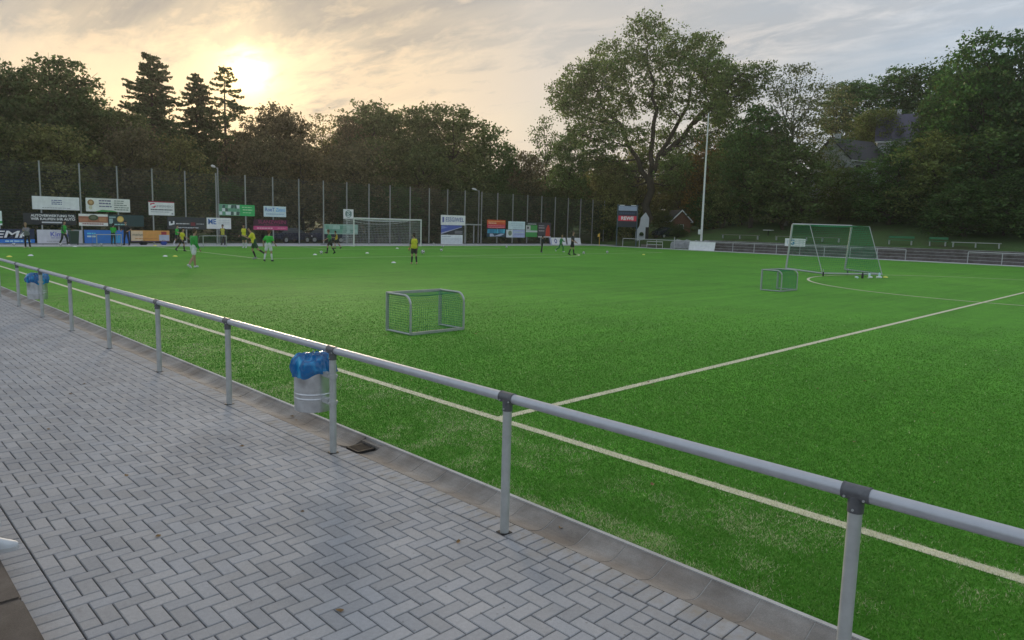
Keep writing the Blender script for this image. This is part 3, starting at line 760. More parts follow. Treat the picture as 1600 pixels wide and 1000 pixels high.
def sign(label, x0, x1, z0, z1, c, items=(), y=None, name='advertising_board', rz=0.0, tilt=0.0, th=0.02):
    yy = FY-0.075 if y is None else y
    s = thing(name, label, 'sign', ((x0+x1)/2, yy, z0), rz, 'advertising boards')
    W_, H = x1-x0, z1-z0
    if tilt: s.rotation_euler = (tilt, 0, rz)
    MB().bbox((0, 0, H/2), (W_, th, H), 0.004).build('board', ink(c), s)
    MB().box((-W_*0.3, th/2+0.012, H*0.5), (0.05, 0.03, H*0.9)).box((W_*0.3, th/2+0.012, H*0.5), (0.05, 0.03, H*0.9)).build('batten', M_galv, s)
    lay = th/2
    for it in items:
        lay += 0.0025; k = it[0]
        X = lambda u: -W_/2+u*W_
        if k == 't':
            _, txt, u, v, h, cc_, w_ = it[:7]; kw = it[7] if len(it) > 7 else {}
            place_text(s, txt, X(u), v*H, h*H, cc_, w_*W_ if w_ else None, off=lay+0.004, **kw)
        elif k == 'r':
            _, u0, u1, v0, v1, cc_ = it
            MB().box((X((u0+u1)/2), -lay, (v0+v1)/2*H), ((u1-u0)*W_, 0.004, (v1-v0)*H)).build('printed_panel', ink(cc_), s)
        elif k == 'p':
            _, poly, cc_ = it
            MB().prism([(X(u), v*H) for u, v in poly], 'y', -lay-0.002, -lay+0.002).build('printed_shape', ink(cc_), s)
        elif k == 'o':
            _, u, v, ru, cc_ = it[:5]; asp = it[5] if len(it) > 5 else 1.0
            MB().prism([(X(u)+ru*H*asp*math.cos(a), v*H+ru*H*math.sin(a)) for a in [2*math.pi*i/28 for i in range(28)]], 'y', -lay-0.002, -lay+0.002).build('emblem', ink(cc_), s)
        elif k == 'd':                                  # a line of print too small to read
            _, u0, u1, v, hh, cc_, seed = it
            q = random.Random(seed); b_ = MB(); u = u0
            while u < u1-0.01:
                e = min(u1, u+q.uniform(0.03, 0.09)); b_.box((X((u+e)/2), -lay, v*H), ((e-u)*W_, 0.004, hh*H)); u = e+0.012
            tag(b_.build('text_line', ink(cc_), s), kind='stuff')
    return s
WH = (0.72, 0.72, 0.72); BK = (0.02, 0.022, 0.026); NV = (0.04, 0.06, 0.20); GY = (0.30, 0.30, 0.32); BL = (0.03, 0.16, 0.50)
sign('long white board with faint blue print, highest board at the far left', 5.68, 8.58, 2.48, 3.40, (0.62, 0.64, 0.70), [('d', .40, .62, .72, .06, NV, 1), ('d', .40, .62, .58, .06, NV, 2), ('d', .40, .62, .44, .06, NV, 3), ('d', .2, .8, .14, .04, GY, 4)])
sign('black board with white lettering AUTOVERWERTUNG on the left of the fence', 5.10, 8.33, 1.40, 2.22, BK, [('t', 'AUTOVERWERTUNG TOL', .56, .78, .20, WH, .84, {'bold': .006}), ('t', 'WIR KAUFEN IHR AUTO', .56, .50, .20, WH, .84, {'bold': .006}), ('r', .34, .72, .16, .28, (0.5, 0.5, 0.52))])
sign('dark board with white EMK lettering over a blue band at the left edge', 1.2, 5.72, 0.12, 1.08, (0.012, 0.02, 0.05), [('r', 0, 1, 0, .27, (0.02, 0.14, 0.45)), ('t', 'EMk', .69, .60, .48, WH, .46, {'shear': .2, 'bold': .012}), ('d', .62, .95, .13, .10, (0.35, 0.55, 0.75), 7)])
sign('cream board with brown round emblem and grey print, second from left on top', 8.99, 11.96, 2.44, 3.42, (0.66, 0.65, 0.60), [('o', .11, .66, .22, (0.28, 0.16, 0.06)), ('o', .11, .68, .12, (0.45, 0.30, 0.14)), ('o', .10, .30, .16, (0.50, 0.48, 0.35), .7), ('d', .29, .57, .82, .09, (0.12, 0.11, 0.2), 9), ('d', .29, .57, .62, .10, (0.12, 0.11, 0.2), 10), ('d', .29, .57, .40, .08, (0.12, 0.11, 0.2), 11), ('d', .63, .86, .84, .05, (0.1, 0.12, 0.1), 12), ('d', .63, .86, .68, .05, (0.1, 0.12, 0.1), 13), ('d', .63, .92, .52, .05, (0.1, 0.12, 0.1), 14), ('d', .63, .97, .34, .05, (0.1, 0.12, 0.1), 15), ('d', .63, .97, .18, .06, (0.1, 0.12, 0.1), 16), ('p', [(.2, .0), (.72, .0), (.6, .10), (.35, .14)], (0.04, 0.28, 0.07))])
sign('brown board with dark oval emblem and white border below the cream board', 8.49, 10.40, 1.38, 2.25, (0.66, 0.62, 0.58), [('r', .0, 1, .28, .80, (0.30, 0.12, 0.07)), ('r', .02, .3, .34, .62, (0.38, 0.17, 0.10)), ('r', .7, .95, .38, .72, (0.40, 0.20, 0.10)), ('o', .50, .70, .24, (0.05, 0.065, 0.03), 1.55), ('o', .50, .70, .15, (0.12, 0.13, 0.08), 1.5), ('d', .12, .85, .17, .08, (0.25, 0.06, 0.05), 18)])
sign('dark teal board with round yellow emblem behind the coach in black', 10.44, 12.9, 1.38, 2.24, (0.018, 0.045, 0.05), [('r', .02, .20, .72, .84, (0.25, 0.36, 0.36)), ('r', .02, .12, .22, .66, (0.25, 0.36, 0.36)), ('o', .33, .62, .27, (0.55, 0.36, 0.08)), ('o', .33, .62, .18, (0.66, 0.48, 0.16)), ('d', .16, .5, .16, .1, (0.25, 0.45, 0.45), 19)])
sign('pale grey board with blue lettering behind the green wheeled bin', 5.87, 8.66, 0.10, 1.06, (0.50, 0.50, 0.54), [('t', 'Kim', .42, .66, .34, (0.10, 0.12, 0.42), .26, {'bold': .006}), ('d', .30, .90, .40, .05, (0.2, 0.2, 0.4), 20), ('d', .2, .9, .15, .04, GY, 21), ('r', .66, .80, .5, .74, (0.12, 0.13, 0.40))])
sign('blue board with pale print between the grey and the orange board', 8.80, 11.86, 0.10, 1.08, BL, [('d', .06, .26, .74, .10, (0.10, 0.50, 0.65), 22), ('d', .06, .24, .52, .12, (0.5, 0.62, 0.7), 23), ('r', .60, .78, .05, .6, (0.04, 0.30, 0.55))])
sign('orange board with cream end near the running player in green', 11.95, 14.75, 0.22, 1.10, (0.55, 0.27, 0.07), [('r', 0, .30, .08, .95, (0.60, 0.47, 0.32)), ('t', 'meisn', .17, .62, .26, (0.16, 0.13, 0.10), .26), ('r', .72, .99, .1, .62, (0.38, 0.42, 0.50)), ('r', .78, .92, .62, .90, (0.30, 0.03, 0.04)), ('r', 0, 1, 0, .07, (0.03, 0.03, 0.09)), ('d', .1, .68, .28, .06, (0.45, 0.2, 0.05), 24)])
sign('white board with red top edge and red emblem', 13.27, 15.18, 2.29, 3.37, (0.68, 0.67, 0.68), [('r', 0, 1, .92, 1.0, (0.28, 0.02, 0.05)), ('p', [(.06, .82), (.20, .88), (.26, .80), (.14, .78), (.08, .70)], (0.42, 0.02, 0.06)), ('p', [(.10, .58), (.22, .52), (.28, .62), (.26, .70), (.20, .62)], (0.42, 0.02, 0.06)), ('t', 'IMPERMEIO', .62, .64, .15, (0.25, 0.25, 0.28), .62), ('d', .08, .92, .40, .07, (0.06, 0.06, 0.08), 25), ('d', .08, .8, .24, .04, GY, 26), ('r', .88, .95, .08, .2, GY)])
sign('dark grey board with small white emblem left of the white board with blue letters', 14.62, 17.6, 1.22, 2.20, (0.030, 0.035, 0.042), [('p', [(.04, .30), (.04, .62), (.08, .62), (.08, .45), (.14, .48), (.14, .66), (.18, .66), (.18, .40), (.10, .32)], (0.6, 0.6, 0.62)), ('d', .22, .56, .46, .08, (0.45, 0.45, 0.47), 27), ('r', .60, .72, .30, .58, (0.14, 0.02, 0.03)), ('d', .75, .95, .46, .07, (0.3, 0.3, 0.32), 28), ('d', .22, .82, .14, .08, (0.4, 0.4, 0.42), 29)])
sign('white board with large blue letters ME', 17.68, 19.70, 1.30, 2.21, (0.70, 0.71, 0.73), [('t', 'ME', .22, .62, .46, (0.04, 0.14, 0.40), .32, {'bold': .012}), ('d', .48, .92, .78, .05, (0.45, 0.48, 0.52), 30), ('d', .48, .92, .62, .05, (0.45, 0.48, 0.52), 31), ('d', .48, .92, .46, .05, (0.45, 0.48, 0.52), 32)])
def mosaic(u0, u1, v0, v1, n, m, pal, seed):
    q = random.Random(seed); out = []
    for i in range(n):
        for j in range(m):
            a, b = u0+(u1-u0)*i/n, u0+(u1-u0)*(i+1)/n; c_, d_ = v0+(v1-v0)*j/m, v0+(v1-v0)*(j+1)/m
            e = lambda s, k: q.uniform(-.4, .4)*s/k
            out.append(('p', [(a+e(b-a, 2), c_), (b+e(b-a, 2), c_+e(d_-c_, 2)*0), (b+e(b-a, 2), d_), (a+e(b-a, 2), d_)], q.choice(pal)))
    return out
sign('green board with a picture on its left half, hung high', 18.70, 21.78, 2.42, 3.36, (0.035, 0.36, 0.11), [('r', 0, .58, .02, .98, (0.20, 0.30, 0.26))]+mosaic(.02, .56, .06, .94, 7, 3, [(0.05, 0.10, 0.09), (0.45, 0.55, 0.50), (0.12, 0.30, 0.20), (0.55, 0.60, 0.62), (0.03, 0.05, 0.05)], 4)+[('d', .63, .9, .78, .06, (0.4, 0.6, 0.4), 33), ('d', .65, .92, .55, .08, (0.4, 0.6, 0.4), 34), ('d', .65, .9, .30, .05, (0.4, 0.6, 0.4), 35)])
sign('pale blue board with blue lettering, hung above the magenta board', 22.58, 24.66, 2.42, 3.34, (0.50, 0.58, 0.66), [('t', 'RoeT', .27, .66, .34, (0.10, 0.18, 0.42), .42, {'bold': .008}), ('t', 'Zimro', .75, .66, .34, (0.12, 0.35, 0.65), .42, {'bold': .008}), ('d', .10, .90, .26, .10, (0.30, 0.38, 0.48), 36)])
sign('dark board with magenta lettering over a pink band', 21.64, 24.78, 1.28, 2.18, (0.045, 0.012, 0.028), [('r', 0, 1, .0, .36, (0.45, 0.05, 0.17)), ('t', 'SLANZWEIN', .54, .75, .32, (0.30, 0.03, 0.11), .80), ('d', .1, .55, .16, .10, (0.62, 0.35, 0.42), 37), ('d', .7, .95, .18, .08, (0.55, 0.2, 0.3), 38), ('d', .3, .75, .48, .06, (0.2, 0.06, 0.1), 39)])
sign('small square white board with round club emblem above the goal', 30.45, 31.55, 2.46, 3.34, (0.66, 0.68, 0.68), [('o', .5, .5, .40, (0.16, 0.22, 0.21)), ('o', .5, .5, .32, (0.58, 0.62, 0.61)), ('t', 'S', .5, .5, .42, (0.14, 0.20, 0.20), .3, {'bold': .01}), ('r', .2, .36, .30, .75, (0.16, 0.22, 0.21)), ('r', .64, .80, .30, .75, (0.16, 0.22, 0.21))])
gb_ = sign('pale green cloth banner with dark print behind the goal', 28.3, 31.9, 0.98, 1.90, (0.22, 0.36, 0.30), mosaic(.04, .96, .12, .88, 9, 2, [(0.10, 0.24, 0.18), (0.30, 0.44, 0.38), (0.22, 0.36, 0.30), (0.14, 0.30, 0.22)], 8), y=FY-0.30, name='banner')
pole = thing('pole', 'thin grey pole holding the end of the pale green banner', 'pole', (28.2, FY-0.3, 0))
MB().tube([(0, 0, 0), (0, 0, 2.65)], 0.035, 8).build('shaft', M_post, pole, True); MB().box((0, 0, 0.02), (0.4, 0.4, 0.03)).build('foot_plate', M_iron, pole)
sign('white board with blue lettering beside the gate, topmost of three', 42.25, 45.70, 2.08, 3.14, (0.64, 0.65, 0.68), [('t', 'ESSGIWEL', .56, .54, .42, (0.10, 0.12, 0.30), .74, {'bold': .008}), ('r', .06, .13, .28, .80, (0.10, 0.12, 0.32))])
sign('blue and dark picture board beside the gate, middle of three', 42.30, 45.35, 1.10, 2.06, (0.020, 0.025, 0.035), [('p', [(0, .0), (0, 1), (.95, 1), (.95, .82)], (0.07, 0.10, 0.34)), ('p', [(.0, .55), (.0, .95), (.3, .75)], (0.16, 0.20, 0.42)), ('p', [(0, .02), (.0, .15), (.95, .85), (.95, .80)], (0.35, 0.36, 0.45)), ('r', .62, .98, .12, .20, GY), ('r', .62, .98, .32, .38, GY)])
sign('white board with rows of grey print beside the gate, lowest of three', 42.30, 45.35, 0.06, 1.04, (0.58, 0.62, 0.66), [('d', .05, .45, .82, .08, (0.3, 0.33, 0.38), 40)]+[('d', .05, .95, v, .04, (0.34, 0.37, 0.42), 41+i) for i, v in enumerate((.62, .48, .34, .20))])
sign('orange red board right of the gate, above the teal board', 48.95, 51.85, 1.86, 2.80, (0.55, 0.09, 0.03), [('r', 0, 1, .0, .45, (0.46, 0.03, 0.07)), ('d', .05, .95, .80, .10, (0.65, 0.30, 0.12), 50), ('d', .08, .50, .60, .12, (0.66, 0.42, 0.30), 51), ('d', .06, .95, .28, .08, (0.60, 0.25, 0.25), 52), ('d', .06, .95, .10, .08, (0.60, 0.25, 0.25), 53)])
sign('teal board with white figures under the orange red board', 48.95, 51.85, 0.86, 1.80, (0.015, 0.045, 0.075), mosaic(.03, .97, .45, .95, 8, 1, [(0.04, 0.24, 0.36), (0.07, 0.34, 0.46), (0.03, 0.18, 0.30)], 3)+[('p', [(.15, .05), (.15, .40), (.30, .40), (.4, .12), (.75, .42), (.95, .38), (.7, .1)], (0.34, 0.38, 0.48))])
sign('pale board with light grey print, topmost of the pair right of the orange red board', 52.30, 55.10, 1.76, 2.70, (0.50, 0.60, 0.64), [('d', .15, .9, .70, .06, (0.35, 0.45, 0.5), 54), ('d', .15, .9, .46, .06, (0.35, 0.45, 0.5), 55), ('d', .3, .9, .22, .05, (0.35, 0.45, 0.5), 56)])
sign('pale violet board with round green emblem, below the pale board', 52.0, 55.10, 0.82, 1.72, (0.34, 0.38, 0.56), [('r', 0, .34, 0, 1, (0.50, 0.54, 0.55)), ('o', .20, .56, .32, (0.16, 0.20, 0.13)), ('d', .42, .96, .70, .10, (0.45, 0.55, 0.5), 57), ('d', .42, .96, .40, .1, (0.25, 0.28, 0.45), 58)])
sign('green and white board with a dark picture, left of the board with the red figure', 55.25, 57.25, 0.90, 2.66, (0.06, 0.26, 0.07), [('r', 0, 1, .80, 1, (0.03, 0.035, 0.04)), ('d', .15, .9, .88, .06, (0.4, 0.42, 0.42), 59), ('r', 0, .40, .45, .78, (0.42, 0.42, 0.40)), ('o', .18, .62, .08, (0.02, 0.02, 0.02)), ('r', 0, 1, .32, .44, (0.45, 0.50, 0.48))])
sign('dark board with a tall red shape at its right side', 57.40, 59.70, 0.86, 2.66, (0.06, 0.055, 0.065), [('d', .05, .48, .78, .05, (0.35, 0.33, 0.35), 60), ('d', .05, .48, .64, .06, (0.4, 0.35, 0.36), 61), ('d', .05, .48, .44, .06, (0.4, 0.35, 0.36), 62), ('p', [(.58, .08), (.60, .5), (.68, .72), (.74, .84), (.82, .84), (.90, .6), (.93, .08)], (0.50, 0.05, 0.03)), ('r', 0, 1, .0, .07, (0.52, 0.48, 0.47))])
sign('low white board with dark blue ring, standing behind the player in black', 58.9, 62.0, 0.02, 0.88, (0.64, 0.66, 0.68), [('r', .0, .05, 0, 1, (0.02, 0.03, 0.10)), ('r', .09, .12, 0, 1, (0.08, 0.12, 0.35)), ('o', .38, .5, .34, (0.03, 0.06, 0.24), .8), ('o', .38, .5, .22, (0.62, 0.64, 0.66), .6), ('d', .6, .9, .5, .06, (0.45, 0.48, 0.5), 63)], y=FY-0.7, tilt=R(-14), name='standing_board')
sign('low white board standing behind the goalkeeper in green', 62.3, 64.9, 0.02, 0.88, (0.62, 0.63, 0.64), [('d', .3, .8, .55, .06, (0.5, 0.52, 0.54), 64)], y=FY-0.7, tilt=R(-14), name='standing_board')
sign('narrow pale sign at the far left edge of the fence', 3.10, 3.90, 1.33, 2.30, (0.55, 0.62, 0.58), [('r', .0, 1, .12, .3, (0.08, 0.35, 0.1))])

# ------------------------------------------------------------------ far side: terrace steps, railing, boards, benches
terrace = tag(MB().box((67.9, 4.0, 0.10), (3.0, 66.0, 0.18)).build('terrace', M_terr), kind='structure')
for k in range(4):
    MB().box((66.55+0.85*k+(3-k)*0.0, 4.0-0.02*k, 0.145+0.135*k), (0.86, 66.0-0.1*k, 0.27+0.27*k)).build('step', M_terr, terrace)
    MB().box((66.14+0.85*k, 4.0, 0.27+0.27*k+0.012), (0.10, 65.9, 0.03)).build('nosing', M_kerb, terrace)
M_frail = pm('pale_rail', (0.50, 0.51, 0.50), 0.5, 0.3, var=0.08)
def far_rail(label, y0, y1, first=None):
    r = thing('railing', label, 'railing', (65.4, y0, 0), 0, 'far side railings')
    L = y1-y0; n = max(1, round(abs(L)/2.4))
    MB().tube([(0, 0, 1.0), (0, L, 1.0)], 0.04, 10).build('rail_tube', M_frail, r, True)
    pmesh = MB().tube([(0, 0, 0), (0, 0, 0.97)], 0.035, 10).mesh('post', M_frail, True)
    for k in range(n+1): link('post', pmesh, r, (0, L*k/n, 0))
far_rail('pale handrail on the far side running from the scoreboard to the mobile goal', 14.7, 46.4)
far_rail('pale handrail on the far side at the right edge beyond the gap', -20.0, 9.8)

# floodlight mast
mast = thing('floodlight_mast', 'tall slim white mast on the far side of the pitch', 'mast', (66.25, 36.15, 0))
MB().tube([(0, 0, 0), (0, 0, 8), (0, 0, 15.1)], [0.135, 0.10, 0.06], 12).build('pole', M_white, mast, True)
MB().bbox((-0.18, 0.12, 2.05), (0.24, 0.34, 0.55), 0.02).build('switch_box', M_white, mast)
MB().tube([(0, 0, 15.1), (0, 0, 15.2)], [0.065, 0.03], 10).build('cap', M_galv, mast)

# scoreboard: faces the pitch (towards -x, -y)
sb = thing('scoreboard', 'dark scoreboard on two posts with red REWE panel beyond the corner', 'scoreboard', (67.4, 47.35, 0), R(-48))
def sbp(name, z0, z1, c, y=-0.10, w_=2.25, x=0.0, th=0.02):
    return MB().box((x, y, (z0+z1)/2), (w_, th, z1-z0)).build(name, ink(c), sb)
MB().box((0, 0, 3.75), (2.3, 0.16, 2.75)).build('cabinet', ink((0.012, 0.016, 0.028)), sb)
for x in (-1.22, 1.22): MB().box((x, 0, 2.6), (0.12, 0.14, 5.2)).build('post', ink((0.05, 0.08, 0.10)), sb)
sbp('header_panel', 4.42, 4.98, (0.26, 0.30, 0.40)); sbp('display_panel', 3.85, 4.36, (0.016, 0.022, 0.045))
sbp('red_panel', 3.14, 3.78, (0.52, 0.03, 0.06))
place_text(sb, 'REWE', 0, 3.46, 0.40, (0.72, 0.70, 0.72), 1.55, bold=0.02, off=0.118)
sbp('lamp', 5.03, 5.12, (0.55, 0.57, 0.60), -0.14, 0.62, -0.72); sbp('lamp', 5.03, 5.12, (0.55, 0.57, 0.60), -0.14, 0.62, 0.72)
sbp('yellow_strip', 2.72, 2.84, (0.40, 0.22, 0.03), -0.05, 2.3); sbp('yellow_strip', 2.50, 2.58, (0.34, 0.20, 0.04), -0.05, 2.3)
for k in range(9): MB().box((-0.95+0.22*k, -0.115, 4.1), (0.14, 0.012, 0.20)).build('digit', ink((0.04, 0.06, 0.12)), sb)

# corner flag
cf = thing('corner_flag', 'yellow corner flag pole in front of the end of the fence', 'flag', (63.95, 48.9, 0))
MB().tube([(0, 0, 0), (0, 0, 1.55)], 0.035, 8).build('pole', ink((0.60, 0.36, 0.06)), cf, True)
fl = MB(); vs = []
for i in range(5):
    for j in range(4): vs.append((-0.09*i, 0.03*math.sin(i*1.4+j*0.6), 1.52-0.11*j-0.03*i))
fl.add(vs, [(i*4+j, (i+1)*4+j, (i+1)*4+j+1, i*4+j+1) for i in range(4) for j in range(3)])
fl.build('flag_cloth', ink((0.62, 0.40, 0.08)), cf, True)

# white A-board and tarpaulin covered pile in front of the far railing
sign('large plain white board leaning in front of the far railing by the mast', 33.55, 36.75, 0.02, 0.98, (0.62, 0.66, 0.72), [('d', .3, .7, .5, .03, (0.52, 0.56, 0.62), 65)], y=0.0, name='standing_board')
wb = [o for o in col.objects if o.get('label', '').startswith('large plain white board')][0]
wb.location = (64.75, 35.2, 0.02); wb.rotation_euler = (R(-12), 0, R(-90))
sign('white board with a large blue letter G hung on the far railing', 23.9, 26.0, 0, 0.78, (0.66, 0.68, 0.70), [('t', 'G', .36, .5, .62, (0.02, 0.16, 0.32), .24, {'bold': .02}), ('t', '(', .14, .56, .5, (0.3, 0.4, 0.45), .06), ('d', .58, .92, .62, .05, (0.5, 0.55, 0.6), 66), ('d', .58, .92, .42, .05, (0.5, 0.55, 0.6), 67)], y=0, name='railing_board')
gbd = [o for o in col.objects if o.get('label', '').startswith('white board with a large blue letter G')][0]
gbd.location = (65.30, 24.95, 0.88); gbd.rotation_euler = (0, 0, R(-90))
M_tarp = pm('grey_tarpaulin', (0.30, 0.31, 0.32), 0.6, var=0.25, scale=3, bump=0.6, bscale=5)
tp = MB(); nx, ny = 10, 26; rr_ = random.Random(2)
prof = [(0, 0.05), (0.1, 0.7), (0.3, 1.0), (0.6, 1.08), (0.9, 1.05), (1.2, 0.98), (1.45, 0.6), (1.55, 0.05)]
for j in range(ny+1):
    for (x, z) in prof: tp.v.append((x+rr_.uniform(-.04, .04), 4.6*j/ny+rr_.uniform(-.05, .05), max(0.02, z*(0.9+0.12*math.sin(j*0.9))+rr_.uniform(-.05, .05))))
k = len(prof)
for j in range(ny):
    for i in range(k-1): tp.f.append([j*k+i, j*k+i+1, (j+1)*k+i+1, (j+1)*k+i]); tp.m.append(0)
tp.f += [list(range(k)), [ny*k+i for i in range(k)]]; tp.m += [0, 0]
t_ = thing('covered_pile', 'grey tarpaulin covered pile behind the far railing beside the white board', 'tarpaulin', (66.3, 35.6, 0.02)); tp.build('cover', M_tarp, t_)
MB().tube([(0.2, 4.2, 0.9), (0.2, 4.2, 1.35)], 0.05, 8).build('stake', M_galv, t_, True)
# white tubular frame left of the pile
fr = thing('tube_frame', 'small white tubular frame on the ground left of the tarpaulin pile', 'frame', (66.2, 41.2, 0))
MB().tube([(0, 0, 0.05), (0, 0, 0.75), (0, 2.2, 0.75), (0, 2.2, 0.05)], 0.03, 8).build('hoop', M_white, fr, True); MB().tube([(0, 0, 0.4), (0, 2.2, 0.4)], 0.025, 8).build('crossbar', M_white, fr, True)

def bench(label, x, y0, y1, colr, back=False):
    z = terr(x, (y0+y1)/2); b = thing('bench', label, 'bench', (x, y0, z), 0, 'benches on the bank'); L = y1-y0
    MB().bbox((0, L/2, 0.44), (0.34, L, 0.06), 0.01).build('seat', ink(colr), b)
    if back: MB().bbox((0.22, L/2, 0.72), (0.04, L, 0.22), 0.01).build('backrest', ink(colr), b)
    for k in range(max(2, int(L/1.6)+1)):
        yy = 0.15+(L-0.3)*k/max(1, int(L/1.6) if int(L/1.6) >= 1 else 1)
        MB().box((0, yy, 0.20), (0.28, 0.07, 0.42)).build('leg', M_frail, b)
bench('long pale bench on the grass bank left of the mobile goal', 70.6, 31.4, 36.0, (0.16, 0.15, 0.12))
bench('pale bench on the grass bank seen through the mobile goal', 70.6, 22.5, 29.5, (0.16, 0.15, 0.12))
bench('green bench with backrest on the bank right of the mobile goal', 70.5, 15.6, 17.9, (0.02, 0.12, 0.05), True)
bench('green bench with backrest on the bank, further right of the two', 70.5, 12.7, 14.3, (0.02, 0.12, 0.05), True)
bench('long white bench at the right edge of the bank', 70.3, 8.4, 12.3, (0.32, 0.32, 0.31))
tb = thing('table', 'small white topped table on the grass bank', 'table', (73.0, 31.5, terr(73.0, 31.5)))
MB().bbox((0, 0, 0.62), (0.7, 1.0, 0.06), 0.015).build('top', M_white, tb); MB().tube([(0, 0, 0), (0, 0, 0.6)], 0.06, 8).build('leg', M_iron, tb, True)

# ------------------------------------------------------------------ buildings
M_brick = pm('red_brick_wall', (0.17, 0.075, 0.05), 0.85, var=0.25, scale=4, bump=0.3, bscale=30)
M_roof = pm('dark_slate', (0.05, 0.05, 0.065), 0.6, var=0.25, scale=3, bump=0.4, bscale=12)
M_slate = pm('violet_slate', (0.085, 0.08, 0.135), 0.55, var=0.2, scale=2, bump=0.4, bscale=10)
M_render = pm('white_render', (0.66, 0.68, 0.70), 0.85, var=0.07, scale=1.5, bump=0.1)
M_glass = pm('window_glass', (0.03, 0.04, 0.05), 0.08, var=0.1)
M_wood = pm('brown_boards', (0.15, 0.085, 0.055), 0.8, var=0.25, scale=3, bump=0.3, bscale=20)
def house(name, label, loc, rz, W_, L, H, RH_, wall, roof, wins, chim=True, over=0.35):
    h = thing(name, label, 'house', loc, rz)
    MB().prism([(-W_/2, 0), (W_/2, 0), (W_/2, H), (0, H+RH_), (-W_/2, H)], 'y', -L/2, L/2).build('wall', wall, h)
    s = math.hypot(W_/2, RH_); ov = over/s
    rf = MB()
    for sgn in (-1, 1):
        a = Vector((0, 0, H+RH_+0.06)); b = Vector((sgn*W_/2*(1+ov), 0, H+0.06-RH_*ov))
        n = (b-a).normalized(); nn = Vector((-n.z*sgn, 0, n.x*sgn))*0.14
        if nn.z < 0: nn = -nn
        vs = [a, b, b+nn, a+nn]
        rf.add([(v.x, -L/2-over, v.z) for v in vs]+[(v.x, L/2+over, v.z) for v in vs], [(0, 1, 2, 3), (7, 6, 5, 4), (0, 4, 5, 1), (1, 5, 6, 2), (2, 6, 7, 3), (3, 7, 4, 0)])
    r_ = rf.build('roof', roof, h)
    if chim: MB().box((W_*0.16, L*0.2, H+RH_+0.25), (0.5, 0.5, 1.3)).build('chimney', wall, r_)
    fb = MB()
    for sgn in (-1, 1):
        fb.add([(0, -L/2-over-0.02, H+RH_+0.16), (sgn*W_/2*(1+ov), -L/2-over-0.02, H+0.16-RH_*ov), (sgn*W_/2*(1+ov), -L/2-over-0.02, H-0.06-RH_*ov), (0, -L/2-over-0.02, H+RH_-0.06)], [(0, 1, 2, 3)])
        fb.box((sgn*(W_/2*(1+ov)+0.04), 0, H-RH_*ov+0.02), (0.07, L+2*over, 0.18))
    fb.build('fascia', M_white, r_)
    for side, u, z, ww, hh in wins:
        if side == 'g': c, d = (u, -L/2-0.01, z), (ww, 0.06, hh)
        else: c, d = (side*(W_/2+0.01), u, z), (0.06, ww, hh)
        w1 = MB().box(c, d).build('window', M_white, h)
        d2 = tuple(v*(0.82 if v > 0.1 else 1.4) for v in d); MB().box(c, d2).build('pane', M_glass, w1)
    return h
house('brick_house', 'small brick house with dark roof and white fascia under the large tree', (78.6, 47.3, 1.35), R(-40), 2.6, 4.0, 2.1, 1.3, M_brick, M_roof, [('g', 0.0, 1.2, 0.8, 0.8), (-1, 0.5, 1.2, 0.9, 0.8)], False, 0.28)
house('white_house', 'white house glimpsed through the trees on the hillside', (88.8, 28.9, 6.9), R(70), 6.0, 6.6, 4.4, 2.6, M_render, M_roof, [(-1, -2, 3.2, 1.2, 1.3), (-1, 2, 3.2, 1.2, 1.3), ('g', -1.6, 3.4, 1.1, 1.3), ('g', 1.6, 3.4, 1.1, 1.3)])
house('slate_roofed_house', 'house with violet slate roof rising above the trees on the hill', (98.5, 24.9, 9.4), R(20), 7.0, 8.0, 5.0, 3.6, M_render, M_slate, [(-1, -2, 3.6, 1.1, 1.3), (-1, 2, 3.6, 1.1, 1.3), ('g', 0, 4.8, 1.1, 1.2)])
wg = thing('white_gable_wall', 'narrow white rendered wall with black slab as open doorway behind the scoreboard', 'wall', (72.2, 48.3, 0.45), R(-40))
MB().prism([(-0.9, 0), (0.75, 0), (0.75, 3.2), (0.3, 3.9), (-0.3, 3.2), (-0.45, 2.1), (-0.9, 1.4)], 'y', -0.15, 0.15).build('wall', M_render, wg)
MB().box((0.55, -0.17, 1.0), (0.42, 0.06, 2.0)).build('doorway', M_black, wg); MB().lathe([(0.02, 0.85), (0.26, 0.9), (0.3, 1.1), (0.2, 1.3), (0.02, 1.36)], 12, (-0.2, -0.3, 0)).build('tub_plant', pm('tub_leaf', (0.02, 0.04, 0.015), 0.9), wg)  # doorway is a solid black slab, its inner darkness put into the colour
tr = tag(MB().add([(66.5, 44.5, 0.05), (69.5, 43.5, 0.12), (79.5, 49.5, 0.95), (77.5, 52.0, 0.8)], [(0, 1, 2, 3)]).build('path', concrete_material('path_gravel', (0.16, 0.145, 0.135), (0.22, 0.20, 0.19), (0.12, 0.1, 0.085))), kind='structure')
rw = thing('retaining_wall', 'dark brown retaining wall under the trees on the grass bank', 'wall', (87.0, 31.0, terr(87, 31)-0.4), R(-85))
MB().box((0, 0, 0.95), (9.0, 0.4, 1.9)).build('wall', pm('brown_stone', (0.085, 0.062, 0.055), 0.9, var=0.3, scale=2, bump=0.4, bscale=8), rw); MB().box((0, 0, 1.94), (9.2, 0.5, 0.10)).build('coping', M_terr, rw)
sh = thing('shed', 'brown board shed with sloping roof behind the fence at the left edge', 'shed', (4.9, 59.6, 0))
for k in range(16): MB().box((-1.9+0.25*k, -0.02*(k % 2), 1.5-0.018*k), (0.235, 0.05, 3.0-0.036*k)).build('plank', M_wood, sh)
MB().prism([(-2.3, 3.0), (2.4, 2.62), (2.4, 2.74), (-2.3, 3.12)], 'y', -0.4, 3.0).build('roof', M_roof, sh)
MB().box((0.05, 1.4, 1.3), (3.9, 2.5, 2.5)).build('body', M_wood, sh)

